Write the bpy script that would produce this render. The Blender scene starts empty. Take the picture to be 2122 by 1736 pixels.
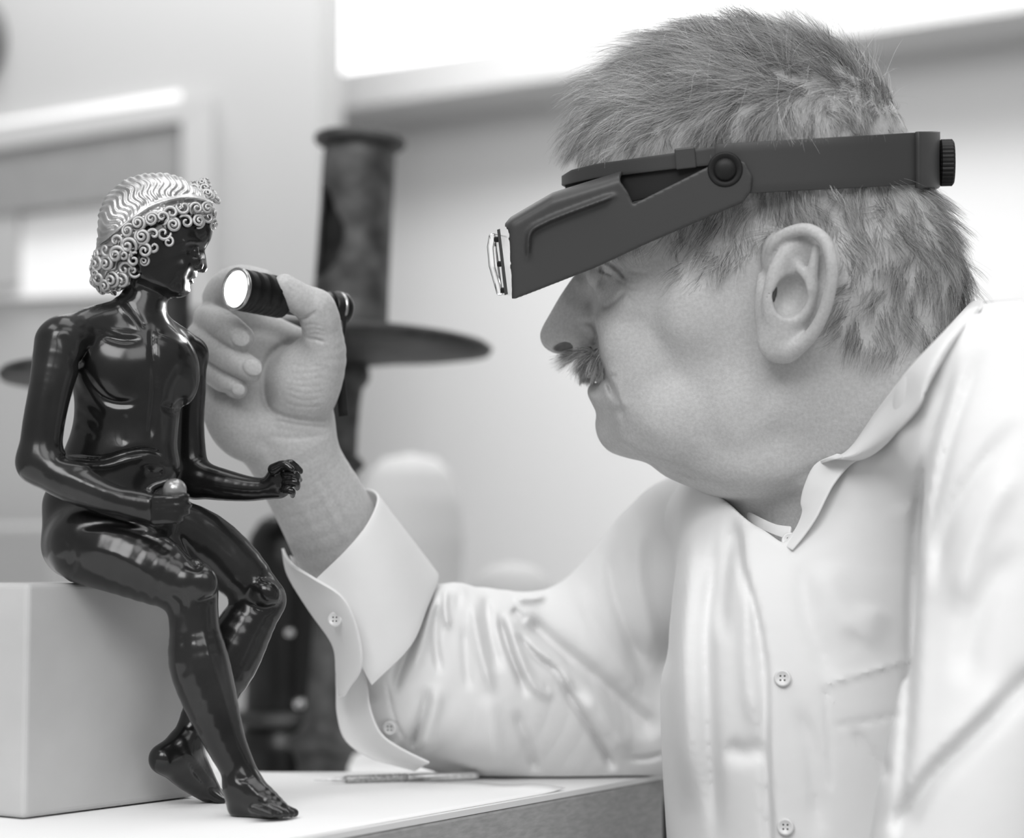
import bpy, math, random
import numpy as np
from mathutils import Vector, Matrix

random.seed(7)
RNG = np.random.default_rng(7)
scene = bpy.context.scene
COL = scene.collection

# ------------------------------------------------------------------ camera
F, CX, CY = 4200.0, 1061.0, 868.0           # focal length and centre in pixels of the 2122 x 1736 frame
PITCH = math.atan(332.0 / F)                # camera looks slightly upwards
CP, SP = math.cos(PITCH), math.sin(PITCH)
CAM = np.array([0.0, -1.2, 0.1379])         # lens centre, 14 cm above the table top (z = 0)
cam_data = bpy.data.cameras.new('camera')
cam = bpy.data.objects.new('camera', cam_data)
COL.objects.link(cam)
cam.location = CAM
cam.rotation_euler = (math.pi / 2 + PITCH, 0, 0)
cam_data.sensor_fit = 'HORIZONTAL'
cam_data.sensor_width = 36.0
cam_data.lens = 36.0 * F / 2122.0
cam_data.clip_start = 0.05
cam_data.clip_end = 60
cam_data.dof.use_dof = True
cam_data.dof.focus_distance = 1.235
cam_data.dof.aperture_fstop = 4.0
scene.camera = cam
scene.cycles.max_bounces = 6
scene.cycles.diffuse_bounces = 3
scene.cycles.glossy_bounces = 3
scene.cycles.transmission_bounces = 5

# ------------------------------------------------------------------ world, lights, exposure
world = bpy.data.worlds.new('world')
scene.world = world
world.use_nodes = True
bg = world.node_tree.nodes['Background']
bg.inputs[0].default_value = (1, 1, 1, 1)
bg.inputs[1].default_value = 0.34
vs = scene.view_settings
vs.view_transform = 'Standard'
vs.look = 'None'
vs.gamma = 1.0
vs.exposure = 0.0
vs.use_curve_mapping = False


def area_light(name, loc, target, sx, sy, power):
    d = bpy.data.lights.new(name, 'AREA')
    d.shape = 'RECTANGLE'
    d.size, d.size_y, d.energy = sx, sy, power
    o = bpy.data.objects.new(name, d)
    COL.objects.link(o)
    o.location = loc
    o.rotation_euler = (Vector(target) - Vector(loc)).to_track_quat('-Z', 'Y').to_euler()
    return o


# ceiling panels over the table, added soft fill lights behind the camera
area_light('ceiling_panel_light', (0.1, 0.25, 2.1), (0.1, 0.25, 0), 1.2, 1.2, 11)
area_light('ceiling_panel_light.001', (-1.1, -0.6, 2.1), (-0.2, 0.1, 0.1), 1.2, 0.5, 7)
area_light('ceiling_panel_light.002', (0.7, -1.0, 2.1), (0.25, 0.0, 0.15), 1.2, 0.6, 5)
area_light('wall_fill_light', (0.0, 2.0, 2.25), (0.15, 3.5, 0.5), 2.4, 0.6, 62)  # extra fill added to brighten the far wall
area_light('front_fill_light', (0.7, -2.3, 1.8), (0.15, 0.1, 0.2), 1.2, 1.2, 17)
area_light('front_fill_light.001', (-0.7, -2.3, 1.9), (0.1, 0.1, 0.2), 1.2, 1.2, 38)


# ------------------------------------------------------------------ geometry helpers
def at(px, py, Y):
    """world point seen at pixel (px, py) at world depth Y"""
    u = (px - CX) / F
    v = -(py - CY) / F
    d = np.array([u, CP - v * SP, SP + v * CP])
    return CAM + d * ((Y - CAM[1]) / d[1])


def sc(Y):
    """metres per pixel at world depth Y"""
    return (Y - CAM[1]) / F


def proj(X, Y, Z):
    x, y, z = X - CAM[0], Y - CAM[1], Z - CAM[2]
    f = y * CP + z * SP
    return CX + F * x / f, CY - F * (z * CP - y * SP) / f


def seg_dist2(px, py, pts, closed=False):
    """unsigned distance, side sign and arc parameter to a 2D polyline"""
    pts = np.asarray(pts, float)
    n = len(pts)
    best = None
    L = np.r_[0, np.cumsum(np.hypot(*(np.diff(pts, axis=0).T)))]
    tot = max(L[-1], 1e-9)
    rng = range(n if closed else n - 1)
    for i in rng:
        a, b = pts[i], pts[(i + 1) % n]
        ex, ey = b - a
        l2 = ex * ex + ey * ey + 1e-12
        t = np.clip(((px - a[0]) * ex + (py - a[1]) * ey) / l2, 0, 1)
        dx, dy = px - a[0] - t * ex, py - a[1] - t * ey
        d = dx * dx + dy * dy
        sg = np.sign(ex * dy - ey * dx)
        arc = (L[i] + t * math.sqrt(l2)) / tot if not closed else t
        if best is None:
            best, side, par = d, sg, arc
        else:
            m = d < best
            best = np.where(m, d, best)
            side = np.where(m, sg, side)
            par = np.where(m, arc, par)
    return np.sqrt(best), side, par


def inside_poly(px, py, pts):
    pts = np.asarray(pts, float)
    ins = np.zeros(np.broadcast(px, py).shape, bool)
    n = len(pts)
    for i in range(n):
        x0, y0 = pts[i]
        x1, y1 = pts[(i + 1) % n]
        if y0 == y1:
            continue
        c = ((y0 > py) != (y1 > py)) & (px < (x1 - x0) * (py - y0) / (y1 - y0) + x0)
        ins ^= c
    return ins


def smooth_curve(pts, per=6, closed=False):
    """Catmull-Rom through the points (any dimension)"""
    P = np.asarray(pts, float)
    n = len(P)
    out = []
    segs = n if closed else n - 1
    for i in range(segs):
        if closed:
            p0, p1, p2, p3 = P[(i - 1) % n], P[i], P[(i + 1) % n], P[(i + 2) % n]
        else:
            p1, p2 = P[i], P[i + 1]
            p0 = P[i - 1] if i > 0 else 2 * p1 - p2
            p3 = P[i + 2] if i + 2 < n else 2 * p2 - p1
        for k in range(per):
            t = k / per
            out.append(0.5 * (2 * p1 + (p2 - p0) * t + (2 * p0 - 5 * p1 + 4 * p2 - p3) * t * t
                              + (3 * p1 - p0 - 3 * p2 + p3) * t ** 3))
    if not closed:
        out.append(P[-1])
    return np.array(out)


class Vol:
    """a signed-distance volume that shapes are blended into, then meshed"""

    def __init__(self, lo, hi, h):
        self.lo = np.asarray(lo, np.float64)
        self.h = h
        self.n = np.ceil((np.asarray(hi) - self.lo) / h).astype(int) + 1
        self.f = np.full(self.n, 1.0, np.float32)
        self.ax = [(self.lo[i] + h * np.arange(self.n[i])).astype(np.float32) for i in range(3)]

    def box(self, lo, hi):
        a = np.clip(np.floor((np.asarray(lo) - self.lo) / self.h).astype(int), 0, self.n)
        b = np.clip(np.ceil((np.asarray(hi) - self.lo) / self.h).astype(int) + 1, 0, self.n)
        if np.any(b <= a):
            return None
        sl = tuple(slice(a[i], b[i]) for i in range(3))
        return sl, self.ax[0][sl[0]][:, None, None], self.ax[1][sl[1]][None, :, None], self.ax[2][sl[2]][None, None, :]

    def blend(self, sl, d, k, sub=False):
        a = self.f[sl]
        if sub:
            d = -d
            if k > 0:
                hh = np.maximum(k - np.abs(a - d), 0) / k
                self.f[sl] = np.maximum(a, d) + hh * hh * k * 0.25
            else:
                self.f[sl] = np.maximum(a, d)
        else:
            if k > 0:
                hh = np.maximum(k - np.abs(a - d), 0) / k
                self.f[sl] = np.minimum(a, d) - hh * hh * k * 0.25
            else:
                self.f[sl] = np.minimum(a, d)

    def cone(self, a, b, ra, rb, k=0.004, sub=False, flat=None):
        a, b = np.asarray(a, float), np.asarray(b, float)
        R = max(ra, rb)
        fl = 1.0
        if flat is not None:
            nv, fac = np.asarray(flat[0], float), flat[1]
            nv = nv / np.linalg.norm(nv)
            if fac < 1:
                fl = 1 / fac
        m = R * fl + k + 3 * self.h
        g = self.box(np.minimum(a, b) - m, np.maximum(a, b) + m)
        if g is None:
            return
        sl, X, Y, Z = g
        X, Y, Z = X - a[0], Y - a[1], Z - a[2]
        ba = b - a
        l2 = float(ba @ ba) + 1e-12
        t = np.clip((X * ba[0] + Y * ba[1] + Z * ba[2]) / l2, 0, 1)
        X, Y, Z = X - t * ba[0], Y - t * ba[1], Z - t * ba[2]
        if flat is not None:
            q = (X * nv[0] + Y * nv[1] + Z * nv[2]) * (fac - 1)
            X, Y, Z = X + q * nv[0], Y + q * nv[1], Z + q * nv[2]
        d = np.sqrt(X * X + Y * Y + Z * Z) - (ra + (rb - ra) * t)
        if flat is not None and fac > 1:
            d = d / (0.5 + 0.5 * fac)
        self.blend(sl, d.astype(np.float32), k, sub)

    def chain(self, pts, k=0.004, sub=False, flat=None, per=3):
        """one smooth limb through rows (px, py, Y, r_px)"""
        P = np.array(pts, float)
        if len(P) > 2 and per > 1:
            P = smooth_curve(P, per)
        W = np.array([at(*p[:3]) for p in P])
        R = np.array([p[3] * sc(p[2]) for p in P])
        self.limb(W, R, k, sub, flat)

    def limb(self, W, R, k=0.004, sub=False, flat=None):
        m = R.max() + k + 3 * self.h
        if flat is not None and flat[1] < 1:
            m += R.max() * (1 / flat[1] - 1)
        g = self.box(W.min(0) - m, W.max(0) + m)
        if g is None:
            return
        sl, X, Y, Z = g
        D = np.full(self.f[sl].shape, 1.0, np.float32)
        off = [q.start for q in sl]
        for a, b, ra, rb in zip(W[:-1], W[1:], R[:-1], R[1:]):
            ml = m - R.max() + max(ra, rb)
            g2 = self.box(np.minimum(a, b) - ml, np.maximum(a, b) + ml)
            if g2 is None:
                continue
            s2, X, Y, Z = g2
            X, Y, Z = (X - a[0]).astype(np.float32), (Y - a[1]).astype(np.float32), (Z - a[2]).astype(np.float32)
            ba = (b - a).astype(np.float32)
            t = np.clip((X * ba[0] + Y * ba[1] + Z * ba[2]) / np.float32(ba @ ba + 1e-12), 0, 1)
            X, Y, Z = X - t * ba[0], Y - t * ba[1], Z - t * ba[2]
            if flat is not None:
                nv = np.asarray(flat[0], np.float32)
                nv = nv / np.linalg.norm(nv)
                q = (X * nv[0] + Y * nv[1] + Z * nv[2]) * np.float32(flat[1] - 1)
                X, Y, Z = X + q * nv[0], Y + q * nv[1], Z + q * nv[2]
            d = np.sqrt(X * X + Y * Y + Z * Z) - (np.float32(ra) + np.float32(rb - ra) * t)
            loc = tuple(slice(s2[i].start - off[i], s2[i].stop - off[i]) for i in range(3))
            D[loc] = np.minimum(D[loc], d)
        self.blend(sl, D, k, sub)

    def ell(self, c, r, k=0.004, sub=False, rot=None):
        """ellipsoid; c, r world; rot: 3x3 whose rows are the ellipsoid's axes"""
        c, r = np.asarray(c, float), np.asarray(r, float)
        m = max(r) + k + 3 * self.h
        g = self.box(c - m, c + m)
        if g is None:
            return
        sl, X, Y, Z = g
        X, Y, Z = X - c[0], Y - c[1], Z - c[2]
        if rot is not None:
            rot = np.asarray(rot, float)
            A, B, C_ = (rot[i, 0] * X + rot[i, 1] * Y + rot[i, 2] * Z for i in range(3))
        else:
            A, B, C_ = X, Y, Z
        k0 = np.sqrt((A / r[0]) ** 2 + (B / r[1]) ** 2 + (C_ / r[2]) ** 2)
        k1 = np.sqrt((A / r[0] ** 2) ** 2 + (B / r[1] ** 2) ** 2 + (C_ / r[2] ** 2) ** 2)
        d = k0 * (k0 - 1) / np.maximum(k1, 1e-6)
        self.blend(sl, d.astype(np.float32), k, sub)

    def pell(self, px, py, Y, rx, ry, rd, ang=0.0, k=0.004, sub=False, yaw=0.0):
        """ellipsoid given at a pixel: radii in pixels in the image plane, rd along depth, ang clockwise in the image"""
        s = sc(Y)
        ca, sa = math.cos(math.radians(ang)), math.sin(math.radians(ang))
        rot = np.array([[ca, 0, -sa], [0, 1, 0], [sa, 0, ca]])
        if yaw:
            cy, sy = math.cos(math.radians(yaw)), math.sin(math.radians(yaw))
            rot = rot @ np.array([[cy, sy, 0], [-sy, cy, 0], [0, 0, 1]])
        self.ell(at(px, py, Y), (rx * s, rd * s, ry * s), k, sub, rot)

    def brush(self, pts, w, amp, Y0, Y1, mode='groove', taper=0.25, per=3, feather=0.006):
        """carve (amp > 0) or raise (amp < 0) along a polyline traced at pixels, for depths Y0..Y1.
        w in pixels, amp in metres. mode edge: one-sided (left of the direction of travel is raised/carved)"""
        P = smooth_curve(pts, per) if len(pts) > 2 else np.asarray(pts, float)
        m = 3.2 * w
        x0, y0 = P.min(0) - m
        x1, y1 = P.max(0) + m
        C = np.array([at(x, y, Yv) for x in (x0, x1) for y in (y0, y1) for Yv in (Y0 - feather, Y1 + feather)])
        g = self.box(C.min(0), C.max(0))
        if g is None:
            return
        sl, X, Y, Z = g
        px, py = proj(X, Y, Z)
        px = np.broadcast_to(px, self.f[sl].shape)
        py = np.broadcast_to(py, self.f[sl].shape)
        near = np.abs(self.f[sl]) < 0.02
        near &= (px > x0) & (px < x1) & (py > y0) & (py < y1)
        ii = np.nonzero(near)
        if len(ii[0]) == 0:
            return
        qx, qy = px[ii], py[ii]
        YY = Y[0, :, 0][ii[1]]
        d, side, par = seg_dist2(qx, qy, P)
        if mode == 'groove':
            g_ = np.exp(-(d / w) ** 2)
        elif mode == 'sharp':
            g_ = np.exp(-d / w)
        elif mode == 'edge':
            g_ = np.where(side < 0, np.exp(-(d / w)), np.exp(-(d / (0.18 * w)) ** 2))
        if taper > 0:
            e = np.clip(np.minimum(par, 1 - par) / taper, 0, 1)
            g_ = g_ * (e * e * (3 - 2 * e))
        if feather > 0:
            g_ = g_ * np.clip((YY - Y0) / feather + 1, 0, 1) * np.clip((Y1 - YY) / feather + 1, 0, 1)
        sub = self.f[sl]
        sub[ii] += (amp * g_).astype(np.float32)
        self.f[sl] = sub

    def pcut(self, poly, Y0, Y1, inside=True):
        """cut away what lies within a pixel outline between two depths"""
        P = np.asarray(poly, float)
        C = np.array([at(x, y, Yv) for x in (P[:, 0].min(), P[:, 0].max()) for y in (P[:, 1].min(), P[:, 1].max()) for Yv in (Y0, Y1)])
        sl, X, Yg, Z = self.box(C.min(0) - 0.004, C.max(0) + 0.004)
        qx, qy = proj(X, Yg, Z)
        qx, qy = np.broadcast_arrays(qx, qy)
        d, _, _ = seg_dist2(qx, qy, P, True)
        d = np.where(inside_poly(qx, qy, P), -d, d) * np.float32(0.0003)
        d = np.maximum(d, np.maximum(Y0 - Yg, Yg - Y1))
        self.f[sl] = np.maximum(self.f[sl], (-d).astype(np.float32))

    def blob(self, px, py, Y, rx, ry, amp, depth=0.03, ang=0.0):
        """raise (amp < 0) or press in (amp > 0) a soft oval patch seen at a pixel"""
        m = 2.6 * max(rx, ry)
        C = np.array([at(x, y, Yv) for x in (px - m, px + m) for y in (py - m, py + m) for Yv in (Y - depth, Y + depth)])
        g = self.box(C.min(0), C.max(0))
        if g is None:
            return
        sl, X, Yg, Z = g
        qx, qy = proj(X, Yg, Z)
        ca, sa = math.cos(math.radians(ang)), math.sin(math.radians(ang))
        dx, dy = qx - px, qy - py
        a_ = (dx * ca + dy * sa) / rx
        b_ = (-dx * sa + dy * ca) / ry
        w = np.exp(-(a_ * a_ + b_ * b_)) * np.clip((depth - np.abs(Yg - Y)) / (0.4 * depth), 0, 1)
        self.f[sl] += np.where(self.f[sl] < 0.05, amp * w, 0).astype(np.float32)

    def mesh(self, smooth=1, lam=0.5):
        f, h = self.f, self.h
        s = f < 0
        c = np.zeros(tuple(self.n - 1), np.int8)
        for i in (0, 1):
            for j in (0, 1):
                for k in (0, 1):
                    c += s[i:self.n[0] - 1 + i, j:self.n[1] - 1 + j, k:self.n[2] - 1 + k]
        act = (c > 0) & (c < 8)
        idx = np.argwhere(act)
        N = len(idx)
        ids = np.full(act.shape, -1, np.int32)
        ids[act] = np.arange(N)
        V = {}
        for i in (0, 1):
            for j in (0, 1):
                for k in (0, 1):
                    V[i, j, k] = f[idx[:, 0] + i, idx[:, 1] + j, idx[:, 2] + k]
        acc = np.zeros((N, 3))
        cnt = np.zeros(N)
        for a in V:
            for axn in range(3):
                if a[axn]:
                    continue
                b = list(a)
                b[axn] = 1
                v0, v1 = V[a], V[tuple(b)]
                m = (v0 < 0) != (v1 < 0)
                t = v0[m] / (v0[m] - v1[m])
                p = np.tile(np.array(a, float), (m.sum(), 1))
                p[:, axn] = t
                acc[m] += p
                cnt[m] += 1
        pos = self.lo + (idx + acc / cnt[:, None]) * h
        faces = []
        for axn in range(3):
            o1, o2 = (axn + 1) % 3, (axn + 2) % 3
            A = [slice(1, self.n[q] - 1) for q in range(3)]
            B = list(A)
            A[axn] = slice(0, self.n[axn] - 1)
            B[axn] = slice(1, self.n[axn])
            sa, sb = s[tuple(A)], s[tuple(B)]
            e = np.argwhere(sa != sb)
            if len(e) == 0:
                continue
            flip = sa[sa != sb]
            base = e.copy()
            for q in range(3):
                if q != axn:
                    base[:, q] += 1
            def cell(d1, d2):
                t = base.copy()
                t[:, o1] -= d1
                t[:, o2] -= d2
                return ids[t[:, 0], t[:, 1], t[:, 2]]
            q4 = np.stack([cell(1, 1), cell(0, 1), cell(0, 0), cell(1, 0)], 1)
            q4[~flip] = q4[~flip][:, ::-1]
            faces.append(q4)
        Q = np.concatenate(faces)
        Q = Q[(Q >= 0).all(1)]
        E = np.concatenate([Q[:, [0, 1]], Q[:, [1, 2]], Q[:, [2, 3]], Q[:, [3, 0]]])
        for _ in range(smooth):
            sm = np.stack([np.bincount(E[:, 0], pos[E[:, 1], q], N) + np.bincount(E[:, 1], pos[E[:, 0], q], N) for q in range(3)], 1)
            dg = np.bincount(E[:, 0], minlength=N) + np.bincount(E[:, 1], minlength=N)
            pos = np.where(dg[:, None] > 0, pos * (1 - lam) + lam * sm / np.maximum(dg, 1)[:, None], pos)
        self.f = None
        return pos, Q


def inflate(vol, poly, Yc, yaw, Wpts, Rpts, k=0.004, power=2.0, per=4, frame=None, sub=False, smooth_poly=True):
    """adds a symmetric solid whose outline, seen along the line of sight, is the pixel polygon.
    Wpts / Rpts: rows (px, py, value in metres) half width and edge rounding, spread by inverse distance"""
    P = smooth_curve(poly, per, True) if smooth_poly else np.asarray(poly, float)
    c = P.mean(0)
    C = at(c[0], c[1], Yc)
    V = C - CAM
    V /= np.linalg.norm(V)
    R_ = np.cross(V, [0, 0, 1])
    R_ /= np.linalg.norm(R_)
    U_ = np.cross(R_, V)
    ca, sa = math.cos(math.radians(yaw)), math.sin(math.radians(yaw))
    Lx = V * ca + R_ * sa                                # lateral axis (towards the far side)
    Rx = R_ * ca - V * sa
    s = np.linalg.norm(C - CAM) / F
    if frame is not None:
        C, Rx, U_, Lx, s, c = (frame[q] for q in ('C', 'Rx', 'U', 'L', 's', 'c'))
    W = max(w[2] for w in Wpts)
    ext = P - c
    corners = [C + Rx * (e[0] * s) - U_ * (e[1] * s) + Lx * w for e in (ext.min(0), ext.max(0), (ext[:, 0].min(), ext[:, 1].max()), (ext[:, 0].max(), ext[:, 1].min())) for w in (-W, W)]
    m = 0.006
    g = vol.box(np.min(corners, 0) - m, np.max(corners, 0) + m)
    sl, X, Y, Z = g
    X, Y, Z = X - C[0], Y - C[1], Z - C[2]
    u = c[0] + (X * Rx[0] + Y * Rx[1] + Z * Rx[2]) / s
    w = c[1] - (X * U_[0] + Y * U_[1] + Z * U_[2]) / s
    l = X * Lx[0] + Y * Lx[1] + Z * Lx[2]
    # 2D tables
    gx = np.arange(P[:, 0].min() - 40, P[:, 0].max() + 42, 2.0)
    gy = np.arange(P[:, 1].min() - 40, P[:, 1].max() + 42, 2.0)
    GX, GY = np.meshgrid(gx, gy, indexing='ij')
    d, _, _ = seg_dist2(GX, GY, P, True)
    d = np.where(inside_poly(GX, GY, P), -d, d) * s

    def spread(pts):
        num = den = 0
        for x, y, val in pts:
            wt = 1 / (((GX - x) ** 2 + (GY - y) ** 2) + 60.0) ** 1.5
            num = num + wt * val
            den = den + wt
        return num / den
    TW, TR = spread(Wpts), spread(Rpts)
    T1 = np.maximum(1 + d / TR, 0)

    iu = np.clip((u - gx[0]) * np.float32(0.5), 0, len(gx) - 1.001).astype(np.float32)
    iw = np.clip((w - gy[0]) * np.float32(0.5), 0, len(gy) - 1.001).astype(np.float32)
    iu, iw = np.broadcast_arrays(iu, iw)
    ia, ib = iu.astype(np.int32), iw.astype(np.int32)
    fu, fw = iu - ia, iw - ib
    flat_i = ia * len(gy) + ib
    del ia, ib, iu, iw

    def look(tab, fine):
        tf = np.ascontiguousarray(tab, np.float32).ravel()
        if not fine:
            return tf[flat_i]
        lo_ = tf[flat_i] * (1 - fw) + tf[flat_i + 1] * fw
        hi_ = tf[flat_i + len(gy)] * (1 - fw) + tf[flat_i + len(gy) + 1] * fw
        return lo_ + (hi_ - lo_) * fu
    t1 = look(T1, True)
    ww = look(TW, True)
    rr = look(TR, False)
    G = (np.abs(l) / ww) ** power + t1 ** power
    G = np.maximum(G, 1e-6) ** (1.0 / power) - 1
    dd = G * np.minimum(ww, rr) * 1.0
    vol.blend(sl, dd.astype(np.float32), k, sub)
    return dict(C=C, Rx=Rx, U=U_, L=Lx, s=s, c=c, yaw=math.radians(yaw), D=float(np.linalg.norm(C - CAM)))


def quad_mesh(name, pos, Q, smooth=True):
    me = bpy.data.meshes.new(name)
    pos = np.ascontiguousarray(pos, np.float32)
    Q = np.ascontiguousarray(Q, np.int32)
    k = Q.shape[1]
    me.vertices.add(len(pos))
    me.vertices.foreach_set('co', pos.ravel())
    me.loops.add(Q.size)
    me.loops.foreach_set('vertex_index', Q.ravel())
    me.polygons.add(len(Q))
    me.polygons.foreach_set('loop_start', np.arange(0, Q.size, k, dtype=np.int32))
    me.polygons.foreach_set('loop_total', np.full(len(Q), k, np.int32))
    me.polygons.foreach_set('use_smooth', np.full(len(Q), smooth, bool))
    me.update()
    me.validate()
    return me


def link(name, data, mat=None, parent=None):
    o = bpy.data.objects.new(name, data)
    COL.objects.link(o)
    if mat is not None:
        data.materials.append(mat)
    if parent is not None:
        o.parent = parent
        o.matrix_parent_inverse = parent.matrix_basis.inverted()
    return o


def tag(o, label, cat, group=None):
    o['label'] = label
    o['category'] = cat
    if group:
        o['group'] = group
    return o


def thing(name, loc, label, cat, group=None):
    o = bpy.data.objects.new(name, None)
    COL.objects.link(o)
    o.location = tuple(float(v) for v in loc)
    o.empty_display_size = 0.02
    return tag(o, label, cat, group)


def structure(o):
    o['kind'] = 'structure'
    return o


def py_mesh(name, verts, faces, smooth=False):
    me = bpy.data.meshes.new(name)
    me.from_pydata([tuple(map(float, v)) for v in verts], [], [tuple(int(i) for i in f) for f in faces])
    if smooth:
        me.polygons.foreach_set('use_smooth', np.ones(len(me.polygons), bool))
    me.update()
    return me


def box_mesh(name, lo, hi, rotz=0.0, centre=None):
    x0, y0, z0 = lo
    x1, y1, z1 = hi
    v = np.array([(x, y, z) for x in (x0, x1) for y in (y0, y1) for z in (z0, z1)], float)
    f = [(0, 1, 3, 2), (4, 6, 7, 5), (0, 4, 5, 1), (2, 3, 7, 6), (0, 2, 6, 4), (1, 5, 7, 3)]
    return py_mesh(name, v, f)


def prism_mesh(name, poly, z0, z1):
    """vertical prism over a counter-clockwise polygon"""
    n = len(poly)
    v = [(x, y, z0) for x, y in poly] + [(x, y, z1) for x, y in poly]
    f = [tuple(range(n - 1, -1, -1)), tuple(range(n, 2 * n))]
    for i in range(n):
        j = (i + 1) % n
        f.append((i, j, n + j, n + i))
    return py_mesh(name, v, f)


def bevel(o, w, seg=3):
    m = o.modifiers.new('bevel', 'BEVEL')
    m.width, m.segments = w, seg
    m.limit_method = 'ANGLE'
    return o


def grid_faces(nu, nv, cu=False, cv=False):
    f = []
    for i in range(nu if cu else nu - 1):
        for j in range(nv if cv else nv - 1):
            a, b = i, (i + 1) % nu
            c, d = j, (j + 1) % nv
            f.append((a * nv + c, b * nv + c, b * nv + d, a * nv + d))
    return f


def lathe_mesh(name, prof, seg=64, origin=(0, 0, 0), axis=(0, 0, 1), noise=0.0):
    """prof rows (radius, height along the axis)"""
    ax = Vector(axis).normalized()
    M = ax.to_track_quat('Z', 'Y').to_matrix()
    v = []
    for r, z in prof:
        for i in range(seg):
            a = 2 * math.pi * i / seg
            rr = r * (1 + noise * math.sin(3 * a + 40 * z))
            p = M @ Vector((rr * math.cos(a), rr * math.sin(a), z))
            v.append((p.x + origin[0], p.y + origin[1], p.z + origin[2]))
    n = len(prof)
    f = []
    for i in range(n - 1):
        for j in range(seg):
            k = (j + 1) % seg
            f.append((i * seg + j, i * seg + k, (i + 1) * seg + k, (i + 1) * seg + j))
    f.append(tuple(range(seg - 1, -1, -1)))
    f.append(tuple(range((n - 1) * seg, n * seg)))
    me = py_mesh(name, v, f, True)
    return me


def tube_mesh(name, pts, rad, seg=8, closed=False):
    P = [Vector(p) for p in pts]
    n = len(P)
    if not hasattr(rad, '__len__'):
        rad = [rad] * n
    v = []
    up = Vector((0.13, 0.31, 0.94))
    for i in range(n):
        t = (P[(i + 1) % n] - P[i - 1]) if closed else (P[min(i + 1, n - 1)] - P[max(i - 1, 0)])
        t.normalize()
        s = t.cross(up).normalized()
        w = s.cross(t)
        up = w
        for j in range(seg):
            a = 2 * math.pi * j / seg
            v.append(P[i] + rad[i] * (math.cos(a) * s + math.sin(a) * w))
    f = grid_faces(n, seg, closed, True)
    if not closed:
        f.append(tuple(range(seg)))
        f.append(tuple(range((n - 1) * seg, n * seg))[::-1])
    return py_mesh(name, v, f, True)


# ------------------------------------------------------------------ materials (all neutral greys: a black and white picture)
def mat(name, grey, rough=0.6, metal=0.0, spec=0.5, noise=None, bump=None, coat=0.0, sss=0.0):
    """noise: (scale, low, high[, detail]) multiplies the grey; bump: list of (scale, strength, distance)"""
    m = bpy.data.materials.new(name)
    m.use_nodes = True
    nt = m.node_tree
    b = nt.nodes['Principled BSDF']
    b.inputs['Roughness'].default_value = rough
    b.inputs['Metallic'].default_value = metal
    b.inputs['Specular IOR Level'].default_value = spec
    b.inputs['Base Color'].default_value = (grey, grey, grey, 1)
    if coat:
        b.inputs['Coat Weight'].default_value = coat
        b.inputs['Coat Roughness'].default_value = 0.12
    if sss:
        b.inputs['Subsurface Weight'].default_value = sss
        b.inputs['Subsurface Radius'].default_value = (0.003, 0.003, 0.003)
        b.inputs['Subsurface Scale'].default_value = 1.0
    tc = nt.nodes.new('ShaderNodeTexCoord')
    if noise:
        tx = nt.nodes.new('ShaderNodeTexNoise')
        tx.inputs['Scale'].default_value = noise[0]
        tx.inputs['Detail'].default_value = noise[3] if len(noise) > 3 else 4
        mr = nt.nodes.new('ShaderNodeMapRange')
        mr.inputs['From Min'].default_value = 0.3
        mr.inputs['From Max'].default_value = 0.7
        mr.inputs['To Min'].default_value = grey * noise[1]
        mr.inputs['To Max'].default_value = grey * noise[2]
        nt.links.new(tc.outputs['Object'], tx.inputs['Vector'])
        nt.links.new(tx.outputs['Fac'], mr.inputs['Value'])
        nt.links.new(mr.outputs['Result'], b.inputs['Base Color'])
    prev = None
    for sc_, st, di in (bump or []):
        tx = nt.nodes.new('ShaderNodeTexNoise')
        tx.inputs['Scale'].default_value = sc_
        tx.inputs['Detail'].default_value = 3
        bp = nt.nodes.new('ShaderNodeBump')
        bp.inputs['Strength'].default_value = st
        bp.inputs['Distance'].default_value = di
        nt.links.new(tc.outputs['Object'], tx.inputs['Vector'])
        nt.links.new(tx.outputs['Fac'], bp.inputs['Height'])
        if prev:
            nt.links.new(prev.outputs['Normal'], bp.inputs['Normal'])
        prev = bp
    if prev:
        nt.links.new(prev.outputs['Normal'], b.inputs['Normal'])
    return m


def emit(name, grey, strength):
    m = bpy.data.materials.new(name)
    m.use_nodes = True
    b = m.node_tree.nodes['Principled BSDF']
    b.inputs['Base Color'].default_value = (grey, grey, grey, 1)
    b.inputs['Emission Color'].default_value = (1, 1, 1, 1)
    b.inputs['Emission Strength'].default_value = strength
    return m
# ------------------------------------------------------------------ room
def on_z(px, py, z=0.0):
    u = (px - CX) / F
    v = -(py - CY) / F
    d = np.array([u, CP - v * SP, SP + v * CP])
    return CAM + d * ((z - CAM[2]) / d[2])


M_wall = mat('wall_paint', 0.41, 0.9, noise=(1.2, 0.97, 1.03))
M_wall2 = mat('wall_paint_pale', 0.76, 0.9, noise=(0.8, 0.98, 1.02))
M_trim = mat('trim_paint', 0.44, 0.7)
M_blind = mat('blind_fabric', 0.25, 0.9, noise=(30, 0.95, 1.05))
M_screen = mat('white_board', 0.93, 0.7)
M_floor = mat('floor_vinyl', 0.45, 0.5, noise=(6, 0.9, 1.1))
M_white = mat('white_laminate', 0.86, 0.45)
M_lamp = emit('bright_panel', 0.9, 1.6)

FLOOR_Z = -0.78
structure(link('floor', box_mesh('floor', (-3.2, -1.9, FLOOR_Z - 0.05), (3.2, 4.2, FLOOR_Z)), M_floor))
YW = 2.6                                                # the pier wall on the left
pw = lambda px, py, Y=YW: at(px, py, Y)
xr = pw(662, 500)[0]
structure(link('wall_left', box_mesh('wall_left', (-3.0, YW, FLOOR_Z), (xr, YW + 0.5, 2.3)), M_wall))
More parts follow.
